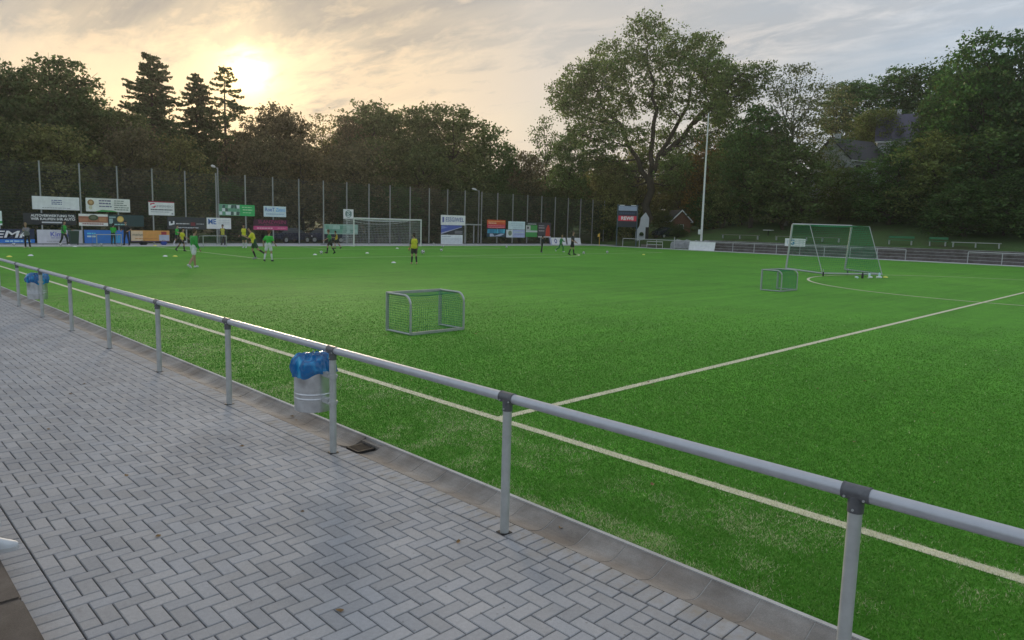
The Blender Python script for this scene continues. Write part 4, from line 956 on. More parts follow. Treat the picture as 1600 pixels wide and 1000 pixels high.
# ------------------------------------------------------------------ cars behind the fence
def car(label, loc, rz, c):
    k = thing('parked_car', label, 'car', loc, rz, 'cars parked behind the fence')
    mm = pm('car_paint_%.2f' % c[2], c, 0.25, 0.3, var=0.05, spec=0.7)
    secs = [(-2.1, 0.35, 0.75, 0.72), (-2.0, 0.28, 0.92, 0.82), (-1.2, 0.22, 0.98, 0.86), (0.9, 0.22, 0.98, 0.87), (1.6, 0.24, 0.95, 0.84), (2.05, 0.30, 0.80, 0.74), (2.12, 0.38, 0.68, 0.66)]
    b = MB(); n = 8
    for x, z0, z1, hw in secs:
        for (yy, zz_) in ((-hw, z0+0.1), (-hw-0.03, (z0+z1)/2), (-hw+0.05, z1), (0, z1+0.04), (hw-0.05, z1), (hw+0.03, (z0+z1)/2), (hw, z0+0.1), (0, z0)): b.v.append((x, yy, zz_))
    for i in range(len(secs)-1):
        for j in range(n): b.f.append([i*n+j, i*n+(j+1) % n, (i+1)*n+(j+1) % n, (i+1)*n+j]); b.m.append(0)
    b.f += [list(range(n)), list(range((len(secs)-1)*n, len(secs)*n))]; b.m += [0, 0]
    b.build('body', mm, k, True)
    cb = [(-1.75, 0.96, 0.76), (-1.05, 1.38, 0.60), (0.0, 1.45, 0.60), (0.55, 1.38, 0.60), (1.35, 0.96, 0.76)]
    g = MB()
    for x, z, hw in cb: g.v += [(x, -hw, z), (x, hw, z), (x, -0.80, 0.93), (x, 0.80, 0.93)]
    for i in range(len(cb)-1):
        a, d = i*4, (i+1)*4; g.f += [[a, a+1, d+1, d], [a+2, a, d, d+2], [a+1, a+3, d+3, d+1]]; g.m += [0, 0, 0]
    g.build('cabin_glass', M_glass, k)
    MB().bbox((-0.28, 0, 1.43), (1.25, 1.16, 0.06), 0.02).build('roof', mm, k)
    for x in (-1.3, 1.32):
        for s in (-1, 1):
            w_ = MB().tube([(x, s*0.74, 0.31), (x, s*0.92, 0.31)], 0.31, 18).build('wheel', M_black, k, True)
            MB().tube([(x, s*0.91, 0.31), (x, s*0.935, 0.31)], 0.19, 14).build('rim', M_galv, w_, True)
    for s in (-0.6, 0.6): MB().bbox((2.08, s, 0.66), (0.10, 0.34, 0.14), 0.02).build('headlight', ink((0.6, 0.62, 0.65)), k)
car('dark blue parked car behind the fence right of the magenta board', (27.3, 57.6, 0), R(15), (0.02, 0.025, 0.07))
car('dark blue parked car behind the fence left of the goal', (31.3, 58.0, 0), R(-15), (0.015, 0.02, 0.06))
car('dark car parked under the large tree near the brick house', (75.6, 46.6, 1.05), R(-20), (0.02, 0.03, 0.05))

# ------------------------------------------------------------------ small things along the fence
wbn = thing('wheeled_bin', 'dark green wheeled bin in front of the pale grey board', 'bin', (7.95, 52.5, 0.012))
MB().add([(-.24, -.25, .08), (.24, -.25, .08), (.24, .25, .08), (-.24, .25, .08), (-.29, -.33, 1.0), (.29, -.33, 1.0), (.29, .33, 1.0), (-.29, .33, 1.0)], [(3, 2, 1, 0), (4, 5, 6, 7), (0, 1, 5, 4), (1, 2, 6, 5), (2, 3, 7, 6), (3, 0, 4, 7)]).build('body', ink((0.018, 0.045, 0.030)), wbn)
MB().bbox((0, 0, 1.04), (0.64, 0.74, 0.07), 0.02).build('lid', ink((0.25, 0.27, 0.27)), wbn)
for s in (-1, 1): MB().tube([(s*0.26, 0.22, 0.1), (s*0.32, 0.22, 0.1)], 0.1, 14).build('wheel', M_black, wbn, True)
def bag(label, loc, c, sx):
    g = thing('sports_bag', label, 'bag', loc, R(20), 'sports bags by the fence')
    MB().bbox((0, 0, 0.14), (0.55*sx, 0.30, 0.27), 0.08).build('body', ink(c), g, True)
    MB().tube([(-0.16, 0, 0.26), (-0.1, 0, 0.37), (0.1, 0, 0.37), (0.16, 0, 0.26)], 0.012, 6).build('handle', M_black, g, True)
bag('blue sports bag by the kerb in front of the orange board', (14.0, 52.3, 0.012), (0.02, 0.06, 0.30), 0.9)
bag('black sports bag lying by the kerb left of the orange board', (12.5, 52.2, 0.012), (0.01, 0.01, 0.012), 1.1)

# ------------------------------------------------------------------ balls and marker discs
M_lea = pm('ball_white', (0.74, 0.75, 0.72), 0.45, var=0.06, scale=20); M_blk = pm('ball_black', (0.03, 0.035, 0.03), 0.45, var=0.1)
bm = bmesh.new(); bmesh.ops.create_icosphere(bm, subdivisions=4, radius=0.11)
ico = bmesh.new(); bmesh.ops.create_icosphere(ico, subdivisions=1, radius=1.0); dirs = [v.co.normalized() for v in ico.verts]; ico.free()
for f in bm.faces:
    c = f.calc_center_median().normalized(); f.material_index = 1 if max(c.dot(d) for d in dirs) > 0.945 else 0; f.smooth = True
ballm = bpy.data.meshes.new('ball'); bm.to_mesh(ballm); bm.free(); ballm.materials.append(M_lea); ballm.materials.append(M_blk)
for i, (x, y, lb) in enumerate([(4.1, 51.0, 'white football near the left edge in front of the dark EMK board'), (9.1, 50.2, 'white football by the low goal at the blue board'), (6.7, 50.6, 'white football at the feet of the green bib player by the wheeled bin'), (18.6, 36.55, 'white football at the feet of the dribbling player'), (30.5, 38.6, 'white football on the turf right of the yellow bib player'), (40.6, 52.3, 'white football on the pale strip left of the three boards'), (36.7, 46.0, 'white football right of the goal near the goal line'), (43.1, 44.0, 'white football lying near the goal line below the orange red board'), (40.6, 32.15, 'white football just right of the coach in shorts'), (44.4, 32.6, 'white football furthest right, below the corner flag'), (17.95, 24.9, 'white football held at the hip of the yellow bib player')]):
    o = tag(link('football', ballm, None, (x, y, 0.115 if i < 10 else 0.72)), lb, 'ball', 'footballs on the pitch'); o.rotation_euler = (rng.uniform(0, 6), rng.uniform(0, 6), rng.uniform(0, 6))
    if i == 10: o.location = (18.12, 24.95, 0.68)
def disc_mesh(c):
    return MB().lathe([(0.095, 0.0), (0.10, 0.004), (0.075, 0.03), (0.035, 0.055), (0.028, 0.055), (0.07, 0.026), (0.09, 0.0)], 24).mesh('disc', ink(c), True)
dw, dy, dor = disc_mesh((0.72, 0.74, 0.66)), disc_mesh((0.62, 0.60, 0.10)), disc_mesh((0.60, 0.20, 0.05))
for x, y, m_, lb in [(2.58, 37.95, dw, 'white marker disc on the turf near the left edge'), (7.25, 49.3, dw, 'white marker disc by the kerb right of the wheeled bin player'), (8.49, 35.8, dw, 'white marker disc left of the near player in white shorts'), (8.95, 35.6, dy, 'yellow marker disc beside the white disc left of the near player'), (17.6, 35.6, dw, 'white marker disc behind the dribbling player'), (22.4, 36.9, dw, 'white marker disc in front of the goal'), (17.3, 26.5, dw, 'white marker disc left of the yellow bib player in the open turf'), (30.2, 44.2, dw, 'white marker disc right inside the goal area'), (30.9, 43.4, dor, 'orange marker disc inside the goal area'), (12.8, 50.6, dy, 'yellow marker disc by the kerb at the orange board'), (1.5, 37.0, dy, 'yellow marker disc at the left edge of the turf'), (35.0, 6.8, dy, 'yellow marker disc in the centre circle beside the bottles'), (45.5, 29.5, dy, 'yellow marker disc outside the far penalty area corner')]:
    tag(link('marker_disc', m_, None, (x, y, 0.006)), lb, 'marker', 'training marker discs').scale = (1.35, 1.35, 1.35)
def bottle(label, loc, c, lying):
    b = thing('bottle', label, 'bottle', loc, 0, 'bottles in the centre circle')
    MB().lathe([(0.001, 0), (0.04, 0.0), (0.042, 0.02), (0.042, 0.17), (0.02, 0.215), (0.016, 0.22)], 16).build('body', ink(c), b, True)
    MB().lathe([(0.02, 0.215), (0.02, 0.245), (0.001, 0.247)], 12).build('cap', ink((0.05, 0.05, 0.06)), b, True)
    b.scale = (1.3, 1.3, 1.3)
    if lying: b.rotation_euler = (R(90), 0, rng.uniform(0, 3)); b.location.z = 0.06
for i, (x, y, c, ly, lb) in enumerate([(32.5, 7.35, (0.5, 0.62, 0.66), True, 'pale bottle lying leftmost of the bottles in the centre circle'), (32.9, 7.25, (0.015, 0.015, 0.018), False, 'black bottle standing among the bottles in the centre circle'), (33.2, 7.05, (0.68, 0.72, 0.72), True, 'white bottle lying right of the black bottle'), (33.6, 7.15, (0.45, 0.66, 0.68), False, 'pale blue bottle standing right of the black bottle'), (33.9, 6.9, (0.6, 0.72, 0.74), True, 'pale bottle lying between the standing pale blue ones'), (34.5, 6.95, (0.42, 0.6, 0.62), False, 'pale blue bottle standing next to the yellow marker disc')]):
    bottle(lb, (x, y, 0.002), c, ly)

# ------------------------------------------------------------------ white sneakers at the left edge
M_sho = pm('sneaker_white', (0.62, 0.66, 0.70), 0.55, var=0.06, scale=20); M_sole = pm('sneaker_sole', (0.55, 0.57, 0.58), 0.6, var=0.06)
def sneaker(label, loc, rz):
    s = thing('sneaker', label, 'shoe', loc, rz, 'pair of white sneakers')
    outl = [(-0.02, 0.0), (0.0, 0.030), (0.06, 0.036), (0.12, 0.036), (0.19, 0.046), (0.24, 0.044), (0.275, 0.028), (0.288, 0.0)]
    top = [0.075, 0.085, 0.095, 0.105, 0.075, 0.055, 0.043, 0.030]
    poly = outl+[(x, -y) for x, y in reversed(outl[1:-1])]
    MB().prism(poly, 'z', 0.0, 0.024).build('sole', M_sole, s, True)
    u = MB(); n = 9
    for (x, hw), t in zip(outl, top):
        hw = max(hw, 0.006)*0.96
        for k in range(n):
            a = math.pi*k/(n-1); u.v.append((x*0.985, hw*math.cos(a), 0.023+(t-0.02)*math.sin(a)**0.75))
    for i in range(len(outl)-1):
        for k in range(n-1): u.f.append([i*n+k, i*n+k+1, (i+1)*n+k+1, (i+1)*n+k]); u.m.append(0)
    u.build('upper', M_sho, s, True)
    lac = MB()
    for x in (0.10, 0.125, 0.15): lac.tube([(x, -0.022, 0.092-(x-0.1)*0.6), (x, 0, 0.106-(x-0.1)*0.6), (x, 0.022, 0.092-(x-0.1)*0.6)], 0.003, 6)
    tag(lac.build('laces', M_white, s, True), kind='stuff')
    MB().lathe([(0.03, 0.07), (0.036, 0.10), (0.038, 0.16), (0.036, 0.155), (0.03, 0.1)], 16, (0.035, 0, 0)).build('sock', M_white, s, True)
sneaker('white sneaker resting on the concrete step at the left edge', (-5.02, -0.50, 0.147), R(-24))
sneaker('white sneaker further up the left edge, only its tip in view', (-5.06, -0.10, 0.147), R(-12))

# ------------------------------------------------------------------ fallen leaves
M_leafb = pm('dry_leaf', (0.20, 0.12, 0.045), 0.8, var=0.4, scale=20, rand=0.35)
lm = MB().add([(0, -0.03, 0.004), (0.02, -0.01, 0.012), (0.015, 0.02, 0.006), (0, 0.035, 0.014), (-0.017, 0.018, 0.008), (-0.02, -0.012, 0.003), (0, 0, 0.001)], [(0, 1, 6), (1, 2, 6), (2, 3, 6), (3, 4, 6), (4, 5, 6), (5, 0, 6)]).mesh('fallen_leaf', M_leafb)
for i in range(46):
    if i < 12: x, y = rng.uniform(-4.6, -2.2), rng.uniform(-3.4, 6)
    elif i < 18: x, y = rng.uniform(-1.85, -1.65), rng.uniform(-3.8, 4)
    else: x, y = rng.uniform(-1.2, 7), rng.uniform(-4, 9)
    lf = tag(link('fallen_leaf', lm, None, (x, y, 0.002 if x < -1.9 else (-0.02 if x < XE else 0.02)), rng.uniform(0, 6)), 'small dry brown leaf lying on the ' + ('grey paving' if i < 12 else 'gutter' if i < 18 else 'green turf'), 'leaf', 'fallen leaves'); s_ = rng.uniform(0.5, 1.0); lf.scale = (s_, s_, s_)

# ------------------------------------------------------------------ people
def capsule(mb, p, q, r0, r1, n=10):
    p, q = Vector(p), Vector(q); d = q-p
    if d.length < 1e-5: q = p+Vector((0, 0, 1e-3)); d = q-p
    d.normalize(); pts, rad = [], []
    for a in (80, 50, 20): pts.append(p-d*r0*math.sin(R(a))); rad.append(r0*math.cos(R(a)))
    for a in (-0.0, 20, 50, 80): pts.append(q+d*r1*math.sin(R(a))); rad.append(r1*math.cos(R(a)))
    mb.tube(pts, rad, n)
JOBS = []
def remesh_job(caps, vox, name, mat, parent, smooth=4):
    mb = MB()
    for c in caps: capsule(mb, *c)
    o = mb.build('tmp', mat)
    md = o.modifiers.new('r', 'REMESH'); md.mode = 'VOXEL'; md.voxel_size = vox
    m2 = o.modifiers.new('s', 'SMOOTH'); m2.iterations = smooth; m2.factor = 0.5
    JOBS.append((o, name, parent, mat))
def cloth(name, c): return pm('cloth_%s_%.2f_%.2f_%.2f' % (name, *c), c, 0.8, var=0.18, scale=9, bump=0.4, bscale=14, sheen=0.2)
SKIN = pm('skin', (0.42, 0.25, 0.17), 0.55, var=0.06, scale=8)
def person(label, loc, rz, H, legs, arms, top, bottom, socks, shoes, hair, lean=4, sleeves='short', trousers=False, bib=None, head_turn=0, hands=None):
    """legs: ((hip flex, knee flex, abd) left, right) degrees; arms: ((shoulder flex, elbow flex, abd) left, right)"""
    k = H/1.75
    P = thing('person', label, 'person', loc, rz, 'people on and beside the pitch'); S = []
    V = Vector
    pel = V((0, 0, 0)); la = R(lean)
    sp = lambda h, y=0.0: V((0, math.sin(la)*h+y*math.cos(la), math.cos(la)*h))
    chest, neck, headc = sp(0.36), sp(0.50), sp(0.70, 0.03)
    legp, body, sho, sok, pants = [], [], [], [], []
    for s, (hf, kf, ab) in zip((-1, 1), legs):
        a = R(hf); hip = V((s*0.085, 0, -0.02)); ax_ = s*math.sin(R(ab))
        knee = hip+V((ax_, math.sin(a), -math.cos(a))).normalized()*0.43
        b = a-R(kf); ank = knee+V((ax_*0.6, math.sin(b), -math.cos(b))).normalized()*0.41
        fd = V((s*0.12, math.cos(b), math.sin(b))).normalized(); dn = V((0, math.sin(b), -math.cos(b)))
        heel = ank+dn*0.045-fd*0.035; toe = ank+dn*0.055+fd*0.155
        legp.append((hip, knee, ank, heel, toe))
    low = min(min(l[3].z, l[4].z) for l in legp)-0.035
    off = V((0, 0, -low))
    for (hip, knee, ank, heel, toe) in legp:
        hip, knee, ank, heel, toe = [v+off for v in (hip, knee, ank, heel, toe)]
        body += [(hip, knee, 0.082, 0.052), (knee, knee.lerp(ank, 0.35)+V((0, -0.012, 0)), 0.050, 0.054), (knee.lerp(ank, 0.35)+V((0, -0.012, 0)), ank, 0.054, 0.035), (ank, toe, 0.034, 0.028)]
        sho += [(heel, toe, 0.043, 0.036), (ank, heel, 0.040, 0.042), (ank+(toe-ank)*0.4, toe, 0.045, 0.034)]
        sok += [(knee.lerp(ank, 0.22)+V((0, -0.012, 0)), knee.lerp(ank, 0.45)+V((0, -0.012, 0)), 0.058, 0.057), (knee.lerp(ank, 0.45)+V((0, -0.012, 0)), ank, 0.057, 0.042)]
        if trousers: pants += [(hip, knee, 0.100, 0.074), (knee, ank, 0.074, 0.058)]
        else: pants += [(hip, hip.lerp(knee, 0.62), 0.102, 0.098)]
    pants += [((-0.07, 0, off.z+0.02), (0.07, 0, off.z+0.02), 0.115, 0.115), ((-0.06, 0, off.z+0.10), (0.06, 0, off.z+0.10), 0.108, 0.108)]
    C, Nk, Hd = chest+off, neck+off, headc+off
    w1 = sp(0.12)+off
    body += [((-0.06, 0, off.z), (0.06, 0, off.z), 0.10, 0.10), (w1+V((-0.05, 0, 0)), w1+V((0.05, 0, 0)), 0.10, 0.10), (w1, C, 0.11, 0.12), (C+V((-0.08, 0, 0)), C+V((0.08, 0, 0)), 0.105, 0.105), (Nk-V((0, 0, 0.04)), Hd-V((0, 0, 0.05)), 0.058, 0.052)]
    ht = R(head_turn); hf_ = V((math.sin(ht)*-1, math.cos(ht), 0)); hs = V((hf_.y, -hf_.x, 0))
    body += [(Hd+V((0, 0, 0.045))-hf_*0.015, Hd+V((0, 0, 0.01)), 0.092, 0.082), (Hd, Hd+hf_*0.025-V((0, 0, 0.075)), 0.072, 0.050), (Hd+hf_*0.088-V((0, 0, 0.005)), Hd+hf_*0.102-V((0, 0, 0.03)), 0.010, 0.016), (Hd+hs*0.084, Hd+hs*0.088-V((0, 0, 0.03)), 0.016, 0.012), (Hd-hs*0.084, Hd-hs*0.088-V((0, 0, 0.03)), 0.016, 0.012)]
    shirt = [(w1-V((0.07, 0, 0.10)), w1+V((0.07, 0, -0.10)), 0.118, 0.118), (w1-V((0.06, 0, 0)), w1+V((0.06, 0, 0)), 0.117, 0.117), (C-V((0.085, 0, 0.05)), C+V((0.085, 0, -0.05)), 0.122, 0.122), (C+V((-0.10, 0, 0.05)), C+V((0.10, 0, 0.05)), 0.100, 0.100), (w1, C, 0.13, 0.14)]
    for s, (sf, ef, ab) in zip((-1, 1), arms):
        shd = C+V((s*0.175, 0, 0.075)); a = R(sf); x_ = s*math.sin(R(ab))
        el = shd+V((x_, math.sin(a)*math.cos(R(ab)), -math.cos(a)*math.cos(R(ab))))*0.28
        b = a+R(ef); x2 = x_*0.4 if ef < 60 else -s*0.35
        wr = el+V((x2, math.sin(b), -math.cos(b))).normalized()*0.25
        fd = (wr-el).normalized(); sd = fd.cross(V((0, 1, 0.2))).normalized()
        palm = wr+fd*0.075
        body += [(C+V((s*0.10, 0, 0.08)), shd, 0.065, 0.058), (shd, el, 0.050, 0.040), (el, wr, 0.040, 0.027), (wr, palm, 0.028, 0.036)]
        for i in range(4):
            o_ = sd*(-0.03+0.02*i); ln = (0.062, 0.075, 0.070, 0.052)[i]; kn = palm+o_+fd*(0.02+ln*0.5); bend = V((0, 0.25*math.cos(b), 0.25*math.sin(b)))
            body += [(palm+o_*0.9, kn, 0.011, 0.010), (kn, kn+(fd+bend).normalized()*ln*0.6, 0.010, 0.009)]
        body.append((wr+fd*0.03-sd*0.02*s, wr+fd*0.075-sd*0.055*s+V((0, 0.01, 0)), 0.012, 0.010))
        end = el.lerp(wr, 0.92) if sleeves == 'long' else None
        shirt += [(C+V((s*0.09, 0, 0.075)), shd, 0.085, 0.074), (shd, shd.lerp(el, 0.70) if end is None else el, 0.074, 0.066 if end is None else 0.058)]
        if end is not None: shirt.append((el, end, 0.056, 0.042))
    hc = [(Hd+V((0, 0, 0.062))-hf_*0.022, Hd+V((0, 0, 0.03))-hf_*0.03, 0.098, 0.094), (Hd+V((0, 0, 0.10))+hf_*0.02, Hd+V((0, 0, 0.10))-hf_*0.03, 0.062, 0.066), (Hd-hf_*0.05-V((0, 0, 0.02)), Hd-hf_*0.05-V((0, 0, 0.05)), 0.062, 0.048)]
    sc = lambda caps: [(Vector(a)*k, Vector(b)*k, c*k, d*k) for a, b, c, d in caps]
    remesh_job(sc(body), 0.0125, 'body', SKIN, P, 3)
    remesh_job(sc(shirt), 0.018, 'shirt', cloth('top', top), P)
    remesh_job(sc(pants), 0.018, 'trousers' if trousers else 'shorts', cloth('bottom', bottom), P)
    if not trousers: [remesh_job(sc(sok[2*q_:2*q_+2]), 0.016, 'sock', cloth('sock', socks), P, 2) for q_ in (0, 1)]
    [remesh_job(sc(sho[3*q_:3*q_+3]), 0.014, 'shoe', cloth('shoe', shoes), P, 3) for q_ in (0, 1)]
    remesh_job(sc(hc), 0.016, 'hair', pm('hair_%.2f_%.2f' % hair[:2], hair, 0.7, var=0.25, scale=30, bump=0.5, bscale=60), P, 2)
    if bib:
        t_ = [c for i, c in enumerate(shirt) if i < 5]
        remesh_job(sc([(a, b, c+0.012, d+0.012) for a, b, c, d in t_]), 0.018, 'bib', cloth('bib', bib), P)
    for s in (-1, 1):
        eye = MB(); e = (Hd+hf_*0.083+hs*s*0.032+V((0, 0, 0.012)))*k; capsule(eye, e-hs*0.006*k, e+hs*0.006*k, 0.008*k, 0.008*k, 6)
        eye.build('eye', M_blk, P)
    mo = (Hd+hf_*0.080-V((0, 0, 0.062)))*k; mm = MB(); capsule(mm, mo-hs*0.018*k, mo+hs*0.018*k, 0.006*k, 0.006*k, 6); mm.build('mouth', ink((0.25, 0.08, 0.07)), P)
    return P
GRN, YEL, BLKC = (0.02, 0.43, 0.04), (0.74, 0.70, 0.03), (0.012, 0.013, 0.017)
STAND = ((3, 5, 6), (-3, 5, 6)); DOWN = ((4, 14, 9), (2, 14, 9))
AWAY, TOCAM, RIGHT, LEFT = R(-45), R(135), R(-135), R(45)
DK, BR, BLD, RED = (0.018, 0.014, 0.012), (0.06, 0.035, 0.02), (0.32, 0.22, 0.11), (0.14, 0.045, 0.02)
WHT = (0.66, 0.67, 0.69)
person('blond person in grey top and black trousers at the far left', (4.19, 47.3, 0), TOCAM, 1.56, ((5, 6, 10), (-2, 6, 10)), ((35, 75, 8), (15, 40, 12)), (0.20, 0.20, 0.22), BLKC, BLKC, (0.5, 0.5, 0.3), BLD, 8, 'long', True)
person('player in green bib and dark trousers beside the wheeled bin', (6.98, 50.9, 0), RIGHT, 1.70, ((22, 20, 4), (-8, 18, 4)), ((30, 55, 10), (8, 35, 8)), (0.03, 0.10, 0.04), (0.012, 0.03, 0.022), BLKC, WHT, DK, 6, 'long', True, GRN)
person('player in green bib and black leggings next to the coach', (10.3, 51.7, 0), AWAY, 1.57, STAND, ((15, 60, 6), (15, 60, 6)), GRN, BLKC, BLKC, WHT, DK, 3, 'short', True)
person('coach dressed in black with hands on hips behind the low goal', (11.15, 51.6, 0), TOCAM, 1.78, ((0, 4, 9), (0, 4, 9)), ((-12, 75, 38), (-12, 75, 38)), BLKC, (0.012, 0.014, 0.03), BLKC, BLKC, DK, 2, 'short', True)
person('player in green shirt stretching one leg by the orange board', (14.6, 51.2, 0), RIGHT, 1.55, ((48, 10, 4), (-10, 14, 4)), ((-20, 40, 14), (30, 50, 10)), GRN, BLKC, WHT, WHT, DK, 2)
person('player in yellow top partly hidden behind the near green player', (11.55, 41.8, 0), RIGHT, 1.50, ((18, 20, 4), (-14, 25, 4)), ((20, 40, 8), (-10, 40, 8)), YEL, BLKC, BLKC, BLKC, BR, 10)
person('nearest player in long sleeved green top and white shorts walking away', (6.42, 26.17, 0), R(-75), 1.72, ((16, 12, 3), (-12, 24, 3)), ((8, 30, 10), (-8, 35, 12)), (0.018, 0.29, 0.035), WHT, (0.42, 0.25, 0.17), WHT, BR, 5, 'long')
person('player in yellow bib standing behind the low training goal', (18.5, 52.0, 0), TOCAM, 1.63, STAND, DOWN, BLKC, (0.015, 0.018, 0.035), BLKC, BLKC, DK, 3, 'long', True, (0.48, 0.46, 0.06))
person('player in yellow bib with dark sleeves behind the running player', (17.6, 46.0, 0), TOCAM, 1.75, ((8, 10, 5), (-6, 15, 5)), ((10, 50, 12), (10, 40, 12)), (0.02, 0.035, 0.02), (0.02, 0.05, 0.02), WHT, WHT, DK, 8, 'long', False, YEL)
person('player in yellow shirt and dark green shorts running', (11.65, 31.5, 0), R(62), 1.78, ((-28, 30, 3), (14, 36, 3)), ((38, 75, 8), (-22, 70, 12)), YEL, (0.012, 0.07, 0.025), BLKC, (0.3, 0.3, 0.3), DK, 16, 'short', False, None)
person('red haired player in green shirt and white shorts seen from behind', (11.58, 29.66, 0), R(-50), 1.62, ((-4, 10, 10), (6, 8, 8)), ((-18, 50, 26), (6, 40, 20)), GRN, WHT, WHT, BLKC, RED, 6)
person('player in green shirt and black shorts dribbling a ball', (19.3, 36.6, 0), LEFT, 1.60, ((24, 20, 4), (-12, 16, 4)), ((20, 40, 10), (-15, 40, 14)), (0.03, 0.22, 0.06), BLKC, BLKC, BLKC, RED, 10)
person('small player in orange yellow bib just left of the goal', (24.3, 44.15, 0), LEFT, 1.42, ((20, 25, 4), (-18, 20, 4)), ((25, 70, 6), (-10, 50, 6)), BLKC, BLKC, (0.42, 0.25, 0.17), BLKC, DK, 8, 'short', False, (0.50, 0.36, 0.03))
person('player in yellow bib and black shorts standing alone in open turf', (17.71, 25.19, 0), R(-20), 1.64, ((3, 4, 4), (-2, 8, 4)), ((6, 20, 8), (4, 30, 12)), (0.03, 0.05, 0.02), BLKC, BLKC, (0.50, 0.30, 0.22), DK, 3, 'short', False, (0.60, 0.58, 0.03))
person('person in black tracksuit raising a hand to the face', (38.4, 34.9, 0), R(-120), 1.42, ((4, 6, 4), (-6, 8, 4)), ((45, 100, 10), (10, 60, 10)), BLKC, BLKC, BLKC, (0.2, 0.2, 0.2), DK, 4, 'long', True)
person('goalkeeper in green kit running on the right', (41.6, 35.6, 0), R(-160), 1.52, ((30, 30, 4), (-18, 40, 4)), ((30, 70, 10), (-15, 60, 12)), (0.02, 0.24, 0.07), (0.015, 0.18, 0.05), (0.015, 0.15, 0.05), WHT, BLD, 8, 'long', True)
person('adult in black shirt and shorts with bare legs on the right', (37.4, 30.7, 0), R(-150), 1.86, ((10, 6, 8), (-10, 10, 8)), ((10, 40, 14), (-5, 60, 20)), BLKC, BLKC, BLKC, BLKC, (0.10, 0.07, 0.05), 2)
dg = bpy.context.evaluated_depsgraph_get()
dg.update()
for o, name, parent, mt in JOBS:
    me_ = bpy.data.meshes.new_from_object(o.evaluated_get(dg)); me_.name = name
    me_.materials.clear(); me_.materials.append(mt)
    me_.polygons.foreach_set('use_smooth', [True]*len(me_.polygons))
    link(name, me_, parent)
for o, *_ in JOBS: bpy.data.objects.remove(o)

# ------------------------------------------------------------------ trees
def leaf_material():
    m = bpy.data.materials.new('foliage'); m.use_nodes = True; t = m.node_tree; t.nodes.clear()
    oi = N(t, 'ShaderNodeObjectInfo'); g = N(t, 'ShaderNodeNewGeometry')
    k = ramp_n(t, g.outputs['Random Per Island'], [(0.0, 0.55), (0.6, 1.0), (1.0, 1.6)])
    c = mix_n(t, 1.0, oi.outputs['Color'], k, 'MULTIPLY')
    r3 = math_n(t, 'FRACT', math_n(t, 'MULTIPLY', g.outputs['Random Per Island'], 13.7))
    c = mix_n(t, ramp_n(t, r3, [(0.86, 0.0), (0.97, 0.55)]), c, (0.10, 0.075, 0.02))
    d = N(t, 'ShaderNodeBsdfDiffuse'); tr_ = N(t, 'ShaderNodeBsdfTranslucent'); gl = N(t, 'ShaderNodeBsdfGlossy', i_Roughness=0.45)
    for n in (d, tr_): t.links.new(c, n.inputs['Color'])
    gl.inputs['Color'].default_value = (0.5, 0.5, 0.45, 1)
    m1 = N(t, 'ShaderNodeMixShader', n_0=0.48); t.links.new(d.outputs[0], m1.inputs[1]); t.links.new(tr_.outputs[0], m1.inputs[2])
    m2 = N(t, 'ShaderNodeMixShader', n_0=0.03); t.links.new(m1.outputs[0], m2.inputs[1]); t.links.new(gl.outputs[0], m2.inputs[2])
    o = N(t, 'ShaderNodeOutputMaterial'); t.links.new(m2.outputs[0], o.inputs[0])
    return m
M_leaf = leaf_material()
M_bark = pm('bark', (0.055, 0.042, 0.032), 0.9, var=0.35, scale=4, bump=0.8, bscale=12)
M_birch = pm('pale_bark', (0.22, 0.20, 0.18), 0.85, var=0.3, scale=5, bump=0.4, bscale=14)
def leaf_quads(pts, size, r, up=0.35):
    pts = np.asarray(pts); n = len(pts)
    nrm = r.normal(size=(n, 3)); nrm[:, 2] += up; nrm /= np.linalg.norm(nrm, axis=1)[:, None]
    a = np.cross(nrm, r.normal(size=(n, 3))); a /= np.linalg.norm(a, axis=1)[:, None]+1e-9; b = np.cross(nrm, a)
    s = size*r.uniform(0.6, 1.35, n)[:, None]
    v = np.empty((n, 4, 3)); v[:, 0] = pts+a*s*0.5; v[:, 1] = pts+b*s*0.33+nrm*s*0.08; v[:, 2] = pts-a*s*0.5; v[:, 3] = pts-b*s*0.33+nrm*s*0.08
    return v.reshape(-1, 3)
def lobes_crown(lobes, r, per_r, clump, leaf, nleaf):
    """lobes: (x,y,z,rad); leaves gathered in sub-clumps over each lobe's outer shell"""
    out = []
    for (x, y, z, rad) in lobes:
        ns_ = max(6, int(per_r*rad*rad))
        d = r.normal(size=(ns_, 3)); d[:, 2] += 0.25; d /= np.linalg.norm(d, axis=1)[:, None]
        rr_ = rad*r.uniform(0.45, 1.12, ns_)[:, None]
        c = np.array([x, y, z])+d*rr_*np.array([1, 1, 0.85])
        for cc_ in c:
            m = max(4, int(nleaf*r.uniform(0.5, 1.4)))
            out.append(cc_+r.normal(size=(m, 3))*np.array([clump, clump, clump*0.6])*r.uniform(0.7, 1.3))
    return np.concatenate(out)
def limb(mb, p, q, r0, r1, rg, n=6, segs=4):
    p, q = Vector(p), Vector(q); L = (q-p).length; pts, rad = [], []
    for i in range(segs+1):
        t = i/segs; w_ = 0 if i in (0, segs) else L*0.06
        pts.append(p.lerp(q, t)+Vector((rg.uniform(-w_, w_), rg.uniform(-w_, w_), -L*0.08*math.sin(math.pi*t)*0.6)))
        rad.append(r0+(r1-r0)*t)
    mb.tube(pts, rad, n, False); return pts
